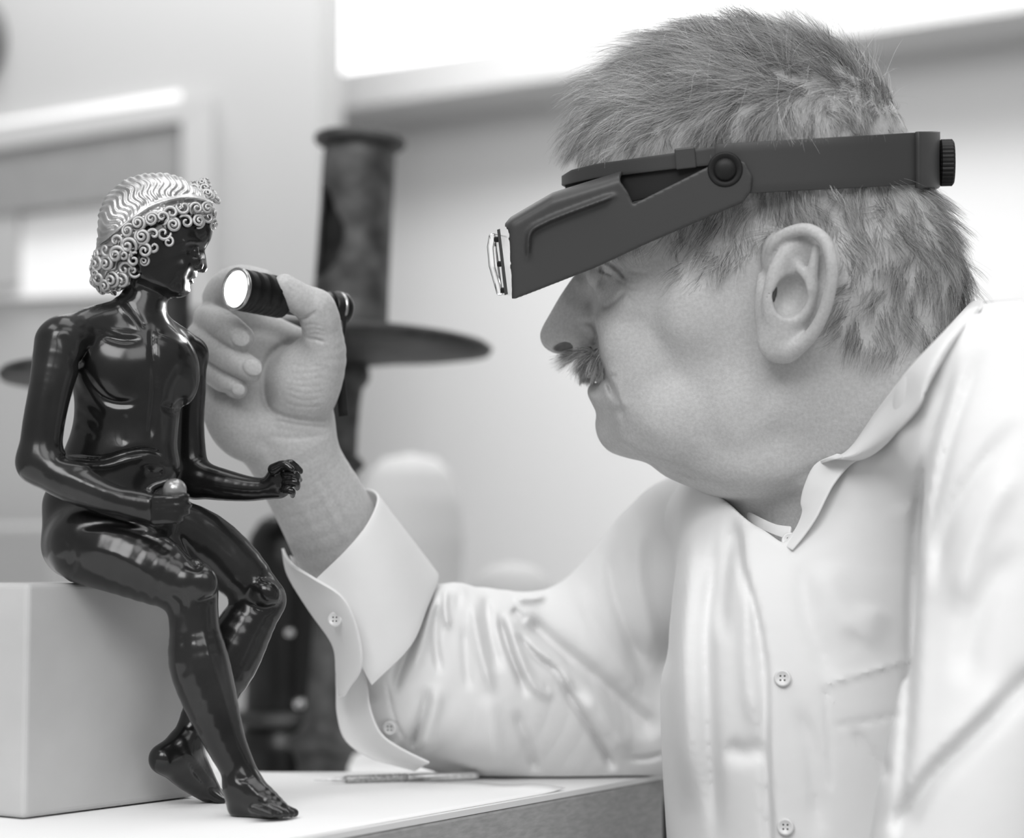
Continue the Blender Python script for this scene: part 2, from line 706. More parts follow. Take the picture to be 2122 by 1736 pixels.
# far wall: runs from far left to nearer right
a0, a1 = at(700, 600, 3.7), at(2300, 600, 2.75)
dirw = (a1 - a0) * np.array([1, 1, 0])
dirw /= np.linalg.norm(dirw)
nrm = np.array([-dirw[1], dirw[0], 0])                  # points away from the camera
p0, p1 = a0 - dirw * 1.6, a1 + dirw * 1.2
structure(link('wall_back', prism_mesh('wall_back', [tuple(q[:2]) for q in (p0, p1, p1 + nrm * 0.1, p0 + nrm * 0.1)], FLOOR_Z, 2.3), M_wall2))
# soffit that runs along the far wall, the glowing light panel above it
zs = at(1400, 172, 3.25)[2] - 0.02
q0, q1 = p0 - nrm * 0.23, p1 - nrm * 0.23
structure(link('trim_1', prism_mesh('trim_1', [tuple(q[:2]) for q in (q0, q1, p1, p0)], zs, zs + 0.085), mat('soffit_paint', 0.62, 0.9)))
lm = link('light_panel', prism_mesh('light_panel', [tuple(q[:2]) for q in (q0 + nrm * 0.02, q1 + nrm * 0.02, p1, p0)], zs + 0.087, zs + 0.42), M_lamp)
structure(lm)
# window in the pier wall: trim, blind let half down, bright lower pane
def wall_quad(name, pts, Y, th, m):
    P = [at(x, y, Y) for x, y in pts]
    v = [p for p in P] + [p + np.array([0, th, 0]) for p in P]
    n = len(P)
    f = [tuple(range(n))[::-1], tuple(range(n, 2 * n))] + [(i, (i + 1) % n, n + (i + 1) % n, n + i) for i in range(n)]
    return link(name, py_mesh(name, v, f), m)


w1 = structure(wall_quad('window_1', [(-500, 640), (372, 605), (372, 190), (-500, 330)], YW - 0.012, 0.01, M_screen))
for nm, pts, Yo in (('window_head', [(-500, 385), (378, 250), (440, 196), (-500, 332)], 0.05),
                    ('window_jamb', [(376, 640), (440, 640), (440, 196), (376, 250)], 0.05),
                    ('window_post', [(-60, 600), (38, 592), (38, 420), (-60, 434)], 0.035)):
    o = wall_quad(nm, pts, YW - Yo, Yo - 0.002, M_trim if nm != 'window_post' else M_wall)
    o.parent = w1
bl = wall_quad('roller_blind', [(-500, 505), (374, 398), (374, 250), (-500, 388)], YW - 0.04, 0.02, M_blind)
tag(bl, 'grey roller blind drawn over the upper half of the window behind the statuette', 'blind')
# low pale cupboard under the window, round clock edge at the top left
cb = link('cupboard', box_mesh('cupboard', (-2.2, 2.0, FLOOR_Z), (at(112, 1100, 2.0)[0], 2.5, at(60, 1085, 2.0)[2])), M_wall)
tag(cb, 'low pale grey cupboard behind the block and the statuette', 'cupboard')
bevel(cb, 0.01)
ck = link('wall_clock', lathe_mesh('wall_clock', [(0.001, 0), (0.10, 0), (0.115, 0.01), (0.115, 0.03), (0.10, 0.035), (0.001, 0.035)], 48,
                                   at(-108, 85, YW - 0.002), (0, -1, 0)), mat('clock_rim', 0.06, 0.4))
tag(ck, 'dark round wall clock cut off by the upper left corner of the picture', 'clock')

# ------------------------------------------------------------------ table, paper, block
pa, pb = on_z(640, 1736)[:2], on_z(1374, 1604)[:2]
ed = (pb - pa) / np.linalg.norm(pb - pa)                # direction of the table's side edge
yfar = on_z(800, 1599)[1]
tp = [(-0.75, yfar), (-0.75, -0.72), tuple(pa - ed * 0.72), tuple(pb), (pb[0] - 0.012, yfar)]
M_wood = bpy.data.materials.new('table_wood')
M_wood.use_nodes = True
nt = M_wood.node_tree
b_ = nt.nodes['Principled BSDF']
b_.inputs['Roughness'].default_value = 0.55
tc = nt.nodes.new('ShaderNodeTexCoord')
mp = nt.nodes.new('ShaderNodeMapping')
mp.inputs['Rotation'].default_value = (0, 0, -math.atan2(ed[1], ed[0]))
mp.inputs['Scale'].default_value = (9, 120, 420)
nz = nt.nodes.new('ShaderNodeTexNoise')
nz.inputs['Scale'].default_value = 1.0
nz.inputs['Detail'].default_value = 6
cr = nt.nodes.new('ShaderNodeValToRGB')
cr.color_ramp.elements[0].position = 0.3
cr.color_ramp.elements[0].color = (0.33, 0.33, 0.33, 1)
cr.color_ramp.elements[1].position = 0.7
cr.color_ramp.elements[1].color = (0.45, 0.45, 0.45, 1)
nt.links.new(tc.outputs['Object'], mp.inputs['Vector'])
nt.links.new(mp.outputs['Vector'], nz.inputs['Vector'])
nt.links.new(nz.outputs['Fac'], cr.inputs['Fac'])
nt.links.new(cr.outputs['Color'], b_.inputs['Base Color'])
tb = thing('work_table', (-0.2, -0.2, FLOOR_Z), 'white topped work table with a thick pale wooden edge', 'table')
o = link('table_slab', prism_mesh('table_slab', tp, -0.075, -0.0035), M_wood, tb)
bevel(o, 0.002, 2)
o = link('table_top', prism_mesh('table_top', tp, -0.0035, 0.0), M_white, tb)
for i, (x, y) in enumerate(((-0.68, -0.62), (-0.68, 0.18), (-0.48, -0.62), (0.02, 0.19))):
    link('leg', box_mesh('leg', (x - 0.03, y - 0.03, FLOOR_Z), (x + 0.03, y + 0.03, -0.075)), M_wood, tb)

# sheet of white paper spread over the table, one corner curling at the right
M_paper = mat('white_paper', 0.93, 0.75)
nrm2 = np.array([-ed[1], ed[0]])                        # into the table
S, T = 60, 40
pv = []
e_end = float((on_z(1205, 1640)[:2] - pa) @ ed)
for i in range(S + 1):
    for j in range(T + 1):
        s_ = -0.55 + (e_end + 0.55) * i / S
        t_ = 0.004 + 0.50 * j / T
        q = pa + ed * s_ + nrm2 * t_
        q[1] = min(q[1], yfar - 0.004)
        lift = 0.0012 * max(0, 1 - (e_end - s_) / 0.03) ** 2 * max(0, 1 - t_ / 0.14) * (0.4 + 0.6 * math.sin(t_ * 60) ** 2) * 3
        pv.append((q[0], q[1], 0.0005 + lift))
pm = py_mesh('paper_sheet', pv, grid_faces(S + 1, T + 1), True)
pp = link('paper_sheet', pm, M_paper)
so = pp.modifiers.new('thick', 'SOLIDIFY')
so.thickness = 0.0003
tag(pp, 'large white paper sheet spread over the table under the statuette', 'paper')

# pale block the statuette sits on
c0 = on_z(48, 1701)[:2]
bdir = on_z(402, 1655)[:2] - c0
BLEN = np.linalg.norm(bdir)
bdir /= BLEN
bnor = np.array([-bdir[1], bdir[0]])
zt = at(60, 1208, c0[1])[2]
bp = [c0, c0 + bdir * (BLEN + 0.003), c0 + bdir * (BLEN + 0.003) + bnor * 0.16, c0 + bnor * 0.16]
M_block = mat('painted_block', 0.52, 0.8, noise=(14, 0.93, 1.06))
bk = link('plinth_block', prism_mesh('plinth_block', [tuple(q) for q in bp], 0.0012, zt), M_block)
bevel(bk, 0.0035, 4)
tag(bk, 'plain pale grey block that the bronze statuette sits on', 'block')

dk = link('gap_filler', box_mesh('gap_filler', (at(1200, 1600, 1.9)[0], 1.9, FLOOR_Z), (at(1700, 1600, 1.9)[0], 2.3, at(1400, 1655, 1.9)[2])), mat('dark_filler', 0.02, 0.6))  # plain box added to darken the gap beside the shirt
bevel(dk, 0.005)
tag(dk, 'dark low cabinet added to darken the gap between the table corner and the shirt', 'filler')
# thin tool lying on the paper
M_steel = mat('tool_steel', 0.75, 0.35, 0.9, noise=(300, 0.8, 1.1))
M_knurl = mat('tool_grip', 0.5, 0.5, 0.7, noise=(500, 0.5, 1.3))
ta, tb_ = on_z(650, 1627), on_z(992, 1616)
tdir = (tb_ - ta) / np.linalg.norm(tb_ - ta)
TL = float(np.linalg.norm(tb_ - ta))
tl = thing('scribing_tool', ta, 'thin metal scribing tool lying on the white paper near the elbow', 'tool')
ta = ta + np.array([0, 0, 0.0034])
g = lambda rows: [(r * 0.001, u * TL) for r, u in rows]
link('point', lathe_mesh('point', g([(0.15, 0), (0.5, 0.03), (0.9, 0.10), (1.5, 0.13), (1.4, 0.16), (2.2, 0.19)]), 20, ta, tdir), M_steel, tl)
link('grip', lathe_mesh('grip', g([(2.3, 0.19), (2.6, 0.2), (2.6, 0.46), (2.2, 0.47), (2.6, 0.48), (2.6, 0.55), (2.2, 0.56)]), 20, ta, tdir), M_knurl, tl)
link('handle', lathe_mesh('handle', g([(2.2, 0.56), (2.4, 0.58), (2.6, 0.8), (2.5, 0.97), (1.8, 1.0)]), 20, ta, tdir), M_steel, tl)

# ------------------------------------------------------------------ lower table behind and the old bronzes on it
BZ = -0.08
bt = thing('display_table', (0, 0.9, FLOOR_Z), 'low white table standing behind the work table', 'table')
o = link('table_top', box_mesh('table_top', (-1.0, 0.42, BZ - 0.03), (0.10, 1.45, BZ)), M_white, bt)
for x in (-0.95, 0.05):
    for y in (0.47, 1.4):
        link('leg', box_mesh('leg', (x - 0.02, y - 0.02, FLOOR_Z), (x + 0.02, y + 0.02, BZ - 0.03)), M_white, bt)

M_old = mat('old_bronze', 0.062, 0.6, 0.25, noise=(34, 0.35, 2.1), bump=[(60, 0.5, 0.004)])
M_oldd = mat('old_bronze_dark', 0.03, 0.55, 0.3, noise=(28, 0.5, 1.8), bump=[(60, 0.4, 0.003)])


def px_lathe(rows, top, bot, Y, seg=72, hole=None):
    """lathe along the axis between two pixels; rows (pixel row on the axis, pixel radius)"""
    A, B = at(*top, Y), at(*bot, Y)
    s = sc(Y)
    ax = (A - B)
    L = np.linalg.norm(ax)
    ax /= L
    n = Vector(ax).to_track_quat('Z', 'Y').to_matrix()
    v, f = [], []
    for r, rad in rows:
        t = (bot[1] - r) / (bot[1] - top[1]) * L
        for i in range(seg):
            a = 2 * math.pi * i / seg
            p = n @ Vector((rad * s * math.cos(a), rad * s * math.sin(a), t))
            v.append(np.array(p) + B)
    for i in range(len(rows) - 1):
        for j in range(seg):
            k = (j + 1) % seg
            q = (i * seg + j, i * seg + k, (i + 1) * seg + k, (i + 1) * seg + j)
            if hole is not None:
                c = np.mean([v[w_] for w_ in q], 0)
                hx, hy = proj(*c)
                if c[1] < Y and inside_poly(np.array(hx), np.array(hy), hole):
                    continue
            f.append(q)
    return v, f


def densify(rows, step=6):
    out = []
    for (y0, r0), (y1, r1) in zip(rows[:-1], rows[1:]):
        n = max(1, int(abs(y1 - y0) / step))
        for i in range(n):
            t = i / n
            out.append((y0 + (y1 - y0) * t, r0 + (r1 - r0) * t))
    return out + [rows[-1]]


CY_ = 0.74
bot_c = (664, float(proj(*at(664, 1000, CY_)[:2], BZ + 0.003)[1]))
top_c = (747, 286)
cs = thing('candlestick', (at(*bot_c, CY_)[0], CY_, BZ), 'tall corroded bronze candlestick with a wide drip pan behind the hand', 'candlestick')
holep = smooth_curve([(683, 392), (700, 440), (716, 480), (702, 530), (680, 565), (640, 570), (640, 400)], 4, True)
v, f = px_lathe(densify([(300, 66), (330, 70), (450, 70), (600, 72), (684, 74)], 5), top_c, bot_c, CY_, 120, holep)
o = link('socket_tube', py_mesh('socket_tube', v, f, True), M_old, cs)
m_ = o.modifiers.new('wall', 'SOLIDIFY')
m_.thickness, m_.offset = 0.003, -1
v, f = px_lathe([(300, 60), (284, 70), (281, 88), (286, 96), (296, 97), (304, 90), (308, 70), (308, 60), (300, 60)], top_c, bot_c, CY_)
link('rim', py_mesh('rim', v, f, True), M_old, cs)
v, f = px_lathe([(690, 5), (692, 60), (700, 180), (704, 288), (714, 302), (726, 296), (736, 240), (750, 130), (762, 60), (768, 5)], top_c, bot_c, CY_, 96)
link('drip_pan', py_mesh('drip_pan', v, f, True), M_oldd, cs)
v, f = px_lathe(densify([(745, 38), (768, 46), (786, 50), (800, 46), (812, 36), (840, 33), (900, 31), (950, 32), (960, 44), (970, 50), (980, 44), (990, 34),
                 (1100, 33), (1250, 36), (1400, 39), (1500, 42), (1522, 56), (1532, 76), (1546, 82), (1556, 78), (1562, 62), (1590, 52), (1640, 56), (1660, 80), (bot_c[1] - 4, 100), (bot_c[1], 100), (bot_c[1], 2)], 8), top_c, bot_c, CY_)
link('stem', py_mesh('stem', v, f, True), M_old, cs)

# second candlestick, mostly hidden behind the statuette
CY2 = 0.62
bot2 = (345, float(proj(*at(345, 1000, CY2)[:2], BZ + 0.002)[1]))
cs2 = thing('candlestick', (at(*bot2, CY2)[0], CY2, BZ), 'second corroded candlestick almost hidden behind the bronze statuette', 'candlestick')
v, f = px_lathe(densify([(470, 38), (480, 42), (640, 42), (760, 44)], 10), (352, 470), bot2, CY2)
link('socket_tube', py_mesh('socket_tube', v + [], f, True), M_oldd, cs2)
v, f = px_lathe([(762, 5), (768, 180), (772, 336), (784, 346), (796, 340), (806, 180), (820, 60), (826, 5)], (352, 470), bot2, CY2, 96)
link('drip_pan', py_mesh('drip_pan', v, f, True), M_oldd, cs2)
v, f = px_lathe(densify([(815, 40), (860, 34), (1300, 34), (1500, 60), (bot2[1] - 5, 120), (bot2[1], 120), (bot2[1], 2)], 20), (352, 470), bot2, CY2)
link('stem', py_mesh('stem', v, f, True), M_oldd, cs2)

# dark round-shouldered vessel between the legs of the statuette and the cuff
VY = 0.85
botv = (590, float(proj(*at(590, 1000, VY)[:2], BZ)[1]))
vs_ = thing('bronze_vessel', (at(*botv, VY)[0], VY, BZ), 'black round-shouldered bronze vessel behind the statuette legs', 'vessel')
M_blk = mat('black_bronze', 0.012, 0.32, 0.2, bump=[(40, 0.2, 0.003)])
v, f = px_lathe(densify([(1062, 4), (1066, 28), (1080, 52), (1110, 72), (1160, 82), (1300, 84), (1430, 80), (1470, 82)], 14), (590, 1060), botv, VY)
link('body', py_mesh('body', v, f, True), M_blk, vs_)
v, f = px_lathe([(1470, 70), (1474, 104), (1488, 112), (1502, 104), (1506, 70)], (590, 1060), botv, VY)
link('rim', py_mesh('rim', v, f, True), M_old, vs_)
v, f = px_lathe(densify([(1504, 84), (1530, 96), (1545, 100), (botv[1], 100), (botv[1], 2)], 14), (590, 1060), botv, VY)
link('foot', py_mesh('foot', v, f, True), M_blk, vs_)
# small bright discs put in as blurred glints on the vessel
M_glint = mat('glint_metal', 0.7, 0.2, 0.9)
for px, py, r in ((600, 1310, 13), (620, 1458, 15)):
    p = at(px, py, VY - 0.042 if py < 1400 else VY - 0.056)
    o = link('glint', lathe_mesh('glint', [(0.0005, 0.004), (r * 0.0003, 0.003), (r * 0.0004, 0.0), (0.0005, -0.002)], 24, p, (0, -1, 0)), M_glint, vs_)

# pale plaster shapes on the lower table, far out of focus
M_pl = mat('plaster', 0.64, 0.9)
for nm, rows, top, Yp, lab in (
        ('plaster_jar', [(940, 4), (950, 55), (980, 85), (1040, 105), (1120, 112), (1200, 105), (1300, 95)], (850, 940), 1.35, 'pale rounded plaster jar blurred behind the cuff'),
        ('plaster_bowl', [(1165, 4), (1172, 40), (1190, 70), (1230, 90), (1300, 80)], (1060, 1165), 1.1, 'small white plaster bowl blurred beside the sleeve')):
    bp_ = (top[0], float(proj(*at(top[0], 1000, Yp)[:2], BZ)[1]))
    v, f = px_lathe(densify(rows + [(bp_[1], 70), (bp_[1], 2)], 14), top, bp_, Yp)
    tag(link(nm, py_mesh(nm, v, f, True), M_pl), lab, nm.split('_')[1])
# ------------------------------------------------------------------ bronze statuette of a seated youth
SY = 0.03
M_bronze = mat('polished_bronze', 0.010, 0.19, 0.0, spec=0.5, noise=(26, 0.5, 1.8), bump=[(90, 0.03, 0.002)])
M_gilt = mat('gilded_bronze', 0.58, 0.34, 0.7, noise=(60, 0.6, 1.2), bump=[(220, 0.25, 0.0008)])
st = thing('bronze_statuette', at(230, 1207, SY), 'dark polished bronze statuette of a seated youth with gilded curly hair', 'statuette')
V = Vol((-0.306, -0.05, -0.002), (-0.118, 0.118, 0.36), 0.0009)
k = 0.006
mm = 0.001
# trunk
V.pell(268, 775, SY, 120, 105, 92, 0, 0.01)
V.pell(300, 740, SY + 0.004, 105, 78, 84, 8, 0.012)
V.pell(262, 880, SY, 108, 90, 78, 0, 0.014)
V.pell(252, 960, SY, 122, 70, 84, 6, 0.014)
V.pell(222, 1060, SY + 0.004, 134, 95, 112, 10, 0.014)
V.pell(196, 1130, SY, 108, 82, 118, 0, 0.012)
# neck and shoulders
V.chain([(292, 690, SY, 58), (296, 640, SY, 47), (312, 570, SY, 46)], 0.008)
V.chain([(282, 655, SY - 0.003, 36), (205, 668, SY - 0.016, 38), (140, 700, SY - 0.03, 46)], 0.012)
V.chain([(305, 668, SY + 0.008, 30), (365, 705, SY + 0.026, 32), (396, 735, SY + 0.038, 34)], 0.010)
# pectorals
V.pell(232, 762, SY - 0.017, 74, 66, 40, 25, 0.006)
V.pell(362, 778, SY + 0.006, 50, 68, 44, -10, 0.006)
# right arm (nearest the camera)
V.chain([(126, 712, SY - 0.034, 55), (106, 800, SY - 0.040, 45), (90, 880, SY - 0.042, 43), (82, 955, SY - 0.042, 44)], 0.006)
V.chain([(82, 958, SY - 0.042, 45), (150, 1000, SY - 0.047, 42), (220, 1030, SY - 0.050, 33), (280, 1045, SY - 0.050, 27)], 0.006)
V.chain([(276, 1045, SY - 0.050, 27), (322, 1056, SY - 0.050, 33)], 0.005, flat=((0, 1, 0.2), 1.4))
# fingers of the right hand closing round the ball, thumb above it
for i, (y0, y1, xe) in enumerate(((1036, 1030, 388), (1051, 1047, 392), (1065, 1062, 388), (1078, 1076, 376))):
    V.chain([(322, y0, SY - 0.058, 10.5), (358, y0 - 2, SY - 0.060, 9.5), (xe - 4, y1, SY - 0.056, 8.2), (xe - 2, y1 - 2, SY - 0.047, 7)], 0.0012)
V.chain([(290, 1036, SY - 0.046, 14), (318, 1010, SY - 0.046, 11), (346, 998, SY - 0.046, 8)], 0.003)
# left arm
V.chain([(394, 732, SY + 0.040, 34), (398, 800, SY + 0.044, 29), (394, 880, SY + 0.046, 29), (396, 960, SY + 0.046, 34), (405, 992, SY + 0.044, 38)], 0.005)
V.chain([(404, 992, SY + 0.044, 39), (455, 1003, SY + 0.038, 34), (510, 1012, SY + 0.032, 27), (552, 1013, SY + 0.028, 22)], 0.005)
V.pell(580, 996, SY + 0.026, 31, 38, 26, 15, 0.004)
for x0, y0, x1, y1, x2, y2, r in ((582, 966, 604, 960, 622, 976, 8.5), (592, 982, 612, 982, 620, 994, 8.2), (594, 1000, 614, 1000, 616, 1010, 8), (590, 1016, 606, 1018, 606, 1027, 7)):
    V.chain([(x0, y0, SY + 0.018, r + 1), (x1, y1, SY + 0.016, r), (x2, y2, SY + 0.022, r - 1)], 0.0012)
V.chain([(566, 972, SY + 0.016, 12), (588, 962, SY + 0.012, 9), (604, 972, SY + 0.010, 7)], 0.002)
# right thigh, shin, foot
V.chain([(185, 1128, SY - 0.024, 84), (255, 1150, SY - 0.030, 82), (330, 1185, SY - 0.034, 70), (392, 1216, SY - 0.036, 54)], 0.008)
V.chain([(394, 1216, SY - 0.036, 53), (400, 1262, SY - 0.036, 52), (404, 1310, SY - 0.036, 52), (412, 1370, SY - 0.036, 62), (432, 1440, SY - 0.037, 57),
         (464, 1530, SY - 0.038, 43), (492, 1590, SY - 0.038, 36), (502, 1622, SY - 0.038, 38)], 0.006)
V.pell(420, 1205, SY - 0.048, 30, 32, 22, -20, 0.006)
V.pell(500, 1662, SY - 0.034, 30, 31, 40, 0, 0.006)
V.chain([(504, 1630, SY - 0.040, 36), (540, 1655, SY - 0.046, 32), (580, 1676, SY - 0.052, 18)], 0.006)
V.chain([(500, 1678, SY - 0.036, 17), (560, 1682, SY - 0.048, 15)], 0.006)
for i, (x, y, Yo, r) in enumerate(((606, 1684, -0.046, 10.5), (600, 1686, -0.053, 9), (590, 1687, -0.058, 8.6), (575, 1688, -0.062, 8.2), (558, 1688, -0.065, 7.6))):
    V.chain([(x - 34, y - 14, SY + Yo, r + 3), (x - 8, y - 4, SY + Yo, r), (x + 4, y, SY + Yo, r - 1)], 0.002)
# left thigh, shin, foot (crossed behind)
V.chain([(335, 1090, SY + 0.026, 66), (420, 1120, SY + 0.034, 62), (490, 1180, SY + 0.038, 58), (545, 1240, SY + 0.040, 44)], 0.008)
V.chain([(545, 1246, SY + 0.040, 43), (508, 1300, SY + 0.038, 57), (470, 1370, SY + 0.034, 64), (438, 1440, SY + 0.028, 50), (400, 1510, SY + 0.020, 34), (380, 1548, SY + 0.014, 33)], 0.006)
V.pell(552, 1228, SY + 0.026, 30, 26, 22, 30, 0.005)
V.chain([(374, 1552, SY + 0.013, 33), (340, 1572, SY + 0.006, 27)], 0.006)
V.chain([(340, 1572, SY + 0.006, 27), (390, 1614, SY + 0.022, 25), (432, 1646, SY + 0.036, 18)], 0.006)
V.chain([(386, 1550, SY + 0.016, 30), (420, 1604, SY + 0.030, 22), (446, 1642, SY + 0.042, 13)], 0.006)
for i in range(5):
    V.chain([(420 + i * 3, 1636 - i * 3, SY + 0.028 + 0.0042 * i, 11), (452 + i * 2, 1656 - i * 3, SY + 0.030 + 0.0045 * i, 8.5 - 0.3 * i), (463 + i * 1.5, 1660 - i * 3, SY + 0.031 + 0.0045 * i, 7 - 0.3 * i)], 0.002)
# anatomy
lo, hi = -0.06, SY
V.brush([(312, 668), (316, 730), (320, 800), (316, 850), (308, 920)], 7, 1.5 * mm, lo, SY + 0.02, taper=0.15)
V.brush([(166, 752), (190, 795), (222, 828), (262, 836), (300, 822)], 9, 1.6 * mm, lo, hi)
V.brush([(330, 838), (362, 848), (390, 826)], 8, 1.5 * mm, lo, SY + 0.03)
V.brush([(178, 700), (172, 740), (158, 770)], 9, 2.2 * mm, lo, hi)
V.brush([(196, 672), (250, 690), (300, 694)], 7, -0.9 * mm, lo, hi)
V.brush([(200, 690), (252, 706), (296, 702)], 7, 1.0 * mm, lo, hi)
V.brush([(318, 690), (350, 700), (384, 722)], 6, -0.8 * mm, lo, SY + 0.03)
V.brush([(232, 604), (262, 650), (300, 690)], 6, -0.9 * mm, lo, hi)
V.brush([(262, 622), (285, 655), (302, 686)], 5, 0.8 * mm, lo, hi)
for pts in ([(160, 820), (196, 846), (214, 868)], [(158, 850), (190, 872), (206, 892)], [(156, 880), (184, 898), (200, 914)]):
    V.brush(pts, 8, 1.0 * mm, lo, hi)
V.brush([(262, 850), (252, 890), (258, 930)], 10, 0.9 * mm, lo, hi)
V.brush([(112, 946), (160, 950), (214, 952), (258, 938), (306, 932), (342, 946)], 6, 2.0 * mm, lo, SY + 0.02, taper=0.1)
V.brush([(120, 960), (214, 966), (262, 954), (306, 946), (336, 956)], 8, -1.4 * mm, lo, SY + 0.02)
V.brush([(286, 966), (310, 960), (338, 966), (344, 976)], 5, -1.0 * mm, lo, SY + 0.02)
V.brush([(300, 974), (318, 980), (340, 976)], 5, 1.6 * mm, lo, SY + 0.02)
V.brush([(150, 1098), (220, 1088), (300, 1100), (370, 1112)], 8, 1.2 * mm, lo, hi)
V.brush([(366, 1104), (392, 1150), (420, 1190)], 8, 1.6 * mm, lo, SY + 0.02)
V.brush([(110, 1096), (150, 1130), (148, 1180), (110, 1196)], 10, 1.2 * mm, lo, hi)
V.brush([(160, 1130), (240, 1150), (330, 1200)], 10, -0.7 * mm, lo, hi)
V.brush([(395, 1060), (440, 1100), (500, 1160)], 8, 0.5 * mm, lo, SY + 0.05)
V.brush([(350, 1225), (376, 1240), (384, 1270)], 7, 1.2 * mm, lo, hi)
V.brush([(400, 1250), (424, 1246), (446, 1236)], 7, 1.1 * mm, lo, hi)
V.brush([(420, 1280), (434, 1360), (466, 1460), (500, 1570)], 7, -0.9 * mm, lo, hi)
V.brush([(382, 1290), (384, 1360), (380, 1420)], 9, 0.8 * mm, lo, hi)
V.brush([(364, 1280), (362, 1340), (366, 1400)], 8, -0.6 * mm, lo, hi)
V.brush([(520, 1256), (552, 1262), (576, 1250)], 7, 1.3 * mm, lo, SY + 0.06)
V.brush([(488, 1608), (505, 1616), (528, 1608)], 6, 0.9 * mm, lo, hi)
V.brush([(505, 1614), (528, 1640), (546, 1660)], 8, -0.9 * mm, lo, hi)
V.brush([(392, 1556), (418, 1592), (444, 1626)], 5, -0.9 * mm, lo, SY + 0.09)
V.brush([(376, 1560), (402, 1596), (430, 1632)], 4, 0.9 * mm, lo, SY + 0.09)
V.brush([(118, 690), (148, 720), (152, 770)], 10, 0.9 * mm, lo, hi)
V.brush([(112, 800), (104, 860), (100, 920)], 8, 0.7 * mm, lo, hi)
V.brush([(120, 975), (200, 1008), (262, 1030)], 9, -0.5 * mm, lo, hi)
# face: outline traced in profile, features pressed in
face = [(300, 455), (360, 430), (418, 440), (437, 470), (436, 492), (427, 511), (425, 520), (427, 540), (429, 556), (422, 564), (408, 563), (409, 571), (402, 577), (403, 584), (393, 590),
        (395, 600), (389, 610), (366, 617), (338, 612), (305, 600), (272, 590), (262, 540), (268, 490)]
sW = sc(SY)
hd = inflate(V, face, SY, -9, [(300, 500, 62 * sW), (340, 590, 52 * sW), (400, 600, 26 * sW), (360, 500, 60 * sW), (424, 555, 17 * sW), (428, 525, 14 * sW), (436, 480, 42 * sW), (405, 575, 22 * sW), (400, 540, 46 * sW), (375, 550, 52 * sW), (360, 600, 44 * sW)],
             [(340, 520, 50 * sW), (424, 555, 14 * sW), (436, 480, 40 * sW), (428, 525, 14 * sW), (395, 600, 24 * sW), (405, 575, 16 * sW)], 0.004, 2.2)
V.pell(413, 553, SY - 0.0045, 8.5, 7.5, 6, 0, 0.0015)               # nostril wing
V.blob(409, 520, SY - 0.016, 14, 9, 1.6 * mm, 0.03)                 # eye socket
V.pell(404, 522, SY - 0.0085, 10, 7, 8, 0, 0.0016)                  # eyeball
V.brush([(372, 506), (394, 499), (422, 503)], 4, -1.0 * mm, lo, SY + 0.01)
V.brush([(388, 517), (402, 512), (418, 517)], 2.6, -0.5 * mm, lo, SY)
V.brush([(386, 520), (400, 531), (418, 528)], 2.2, 0.5 * mm, lo, SY)
V.brush([(390, 582), (402, 580)], 2.6, 1.0 * mm, lo, SY + 0.004, taper=0)
V.brush([(402, 552), (392, 566), (386, 584)], 6, 0.8 * mm, lo, SY)
V.brush([(420, 563), (404, 560), (402, 548)], 2.8, 0.7 * mm, lo, SY)
V.brush([(272, 560), (300, 596), (340, 612)], 8, 0.8 * mm, lo, hi)
V.blob(360, 560, SY - 0.016, 26, 22, -1.0 * mm, 0.03)
# flat seat where the figure rests on the block
sl, X, Yg, Z = V.box((-1, -1, -1), (1, 1, 1))
du_ = (X - c0[0]) * bdir[0] + (Yg - c0[1]) * bdir[1]
dn_ = (X - c0[0]) * bnor[0] + (Yg - c0[1]) * bnor[1]
dbx = np.maximum(np.maximum(np.maximum(-du_, du_ - BLEN - 0.003), np.maximum(-dn_, dn_ - 0.16)), Z - (zt + 0.0004))
V.f = np.maximum(V.f, (-dbx).astype(np.float32))
V.f = np.maximum(V.f, (0.0010 - Z).astype(np.float32))
pos, Q = V.mesh(3, 0.45)
body = link('figure', quad_mesh('figure', pos, Q), M_bronze, st)

# the ball held in the right hand
M_ball = mat('gilt_ball', 0.34, 0.28, 0.6)
link('held_ball', lathe_mesh('held_ball', [(max(0.0002, 25 * sc(SY - 0.05) * math.sin(a)), -25 * sc(SY - 0.05) * math.cos(a)) for a in np.linspace(0, math.pi, 20)], 32,
                             at(362, 1016, SY - 0.048), (0.3, 0, 1)), M_ball, st)

# gilded hair: combed cap with a ribbon, rolls of curls below and a knot of curls over the brow
H = Vol((-0.262, -0.01, 0.30), (-0.165, 0.07, 0.392), 0.0006)
cap = [(207, 486), (208, 452), (218, 420), (236, 396), (268, 372), (316, 361), (360, 364), (390, 380), (420, 402), (440, 428), (441, 466), (422, 468), (396, 472), (372, 488), (350, 510), (328, 526), (302, 534), (290, 564), (264, 596), (230, 602), (206, 588), (196, 560), (204, 520)]
inflate(H, cap, SY, -9, [(300, 450, 82 * sW), (240, 480, 74 * sW), (400, 440, 74 * sW), (400, 460, 72 * sW), (330, 500, 84 * sW), (300, 520, 80 * sW), (240, 560, 68 * sW), (430, 440, 56 * sW)], [(300, 440, 75 * sW), (240, 560, 36 * sW), (330, 515, 24 * sW), (400, 470, 24 * sW), (430, 440, 36 * sW)], 0.003, 2.2)
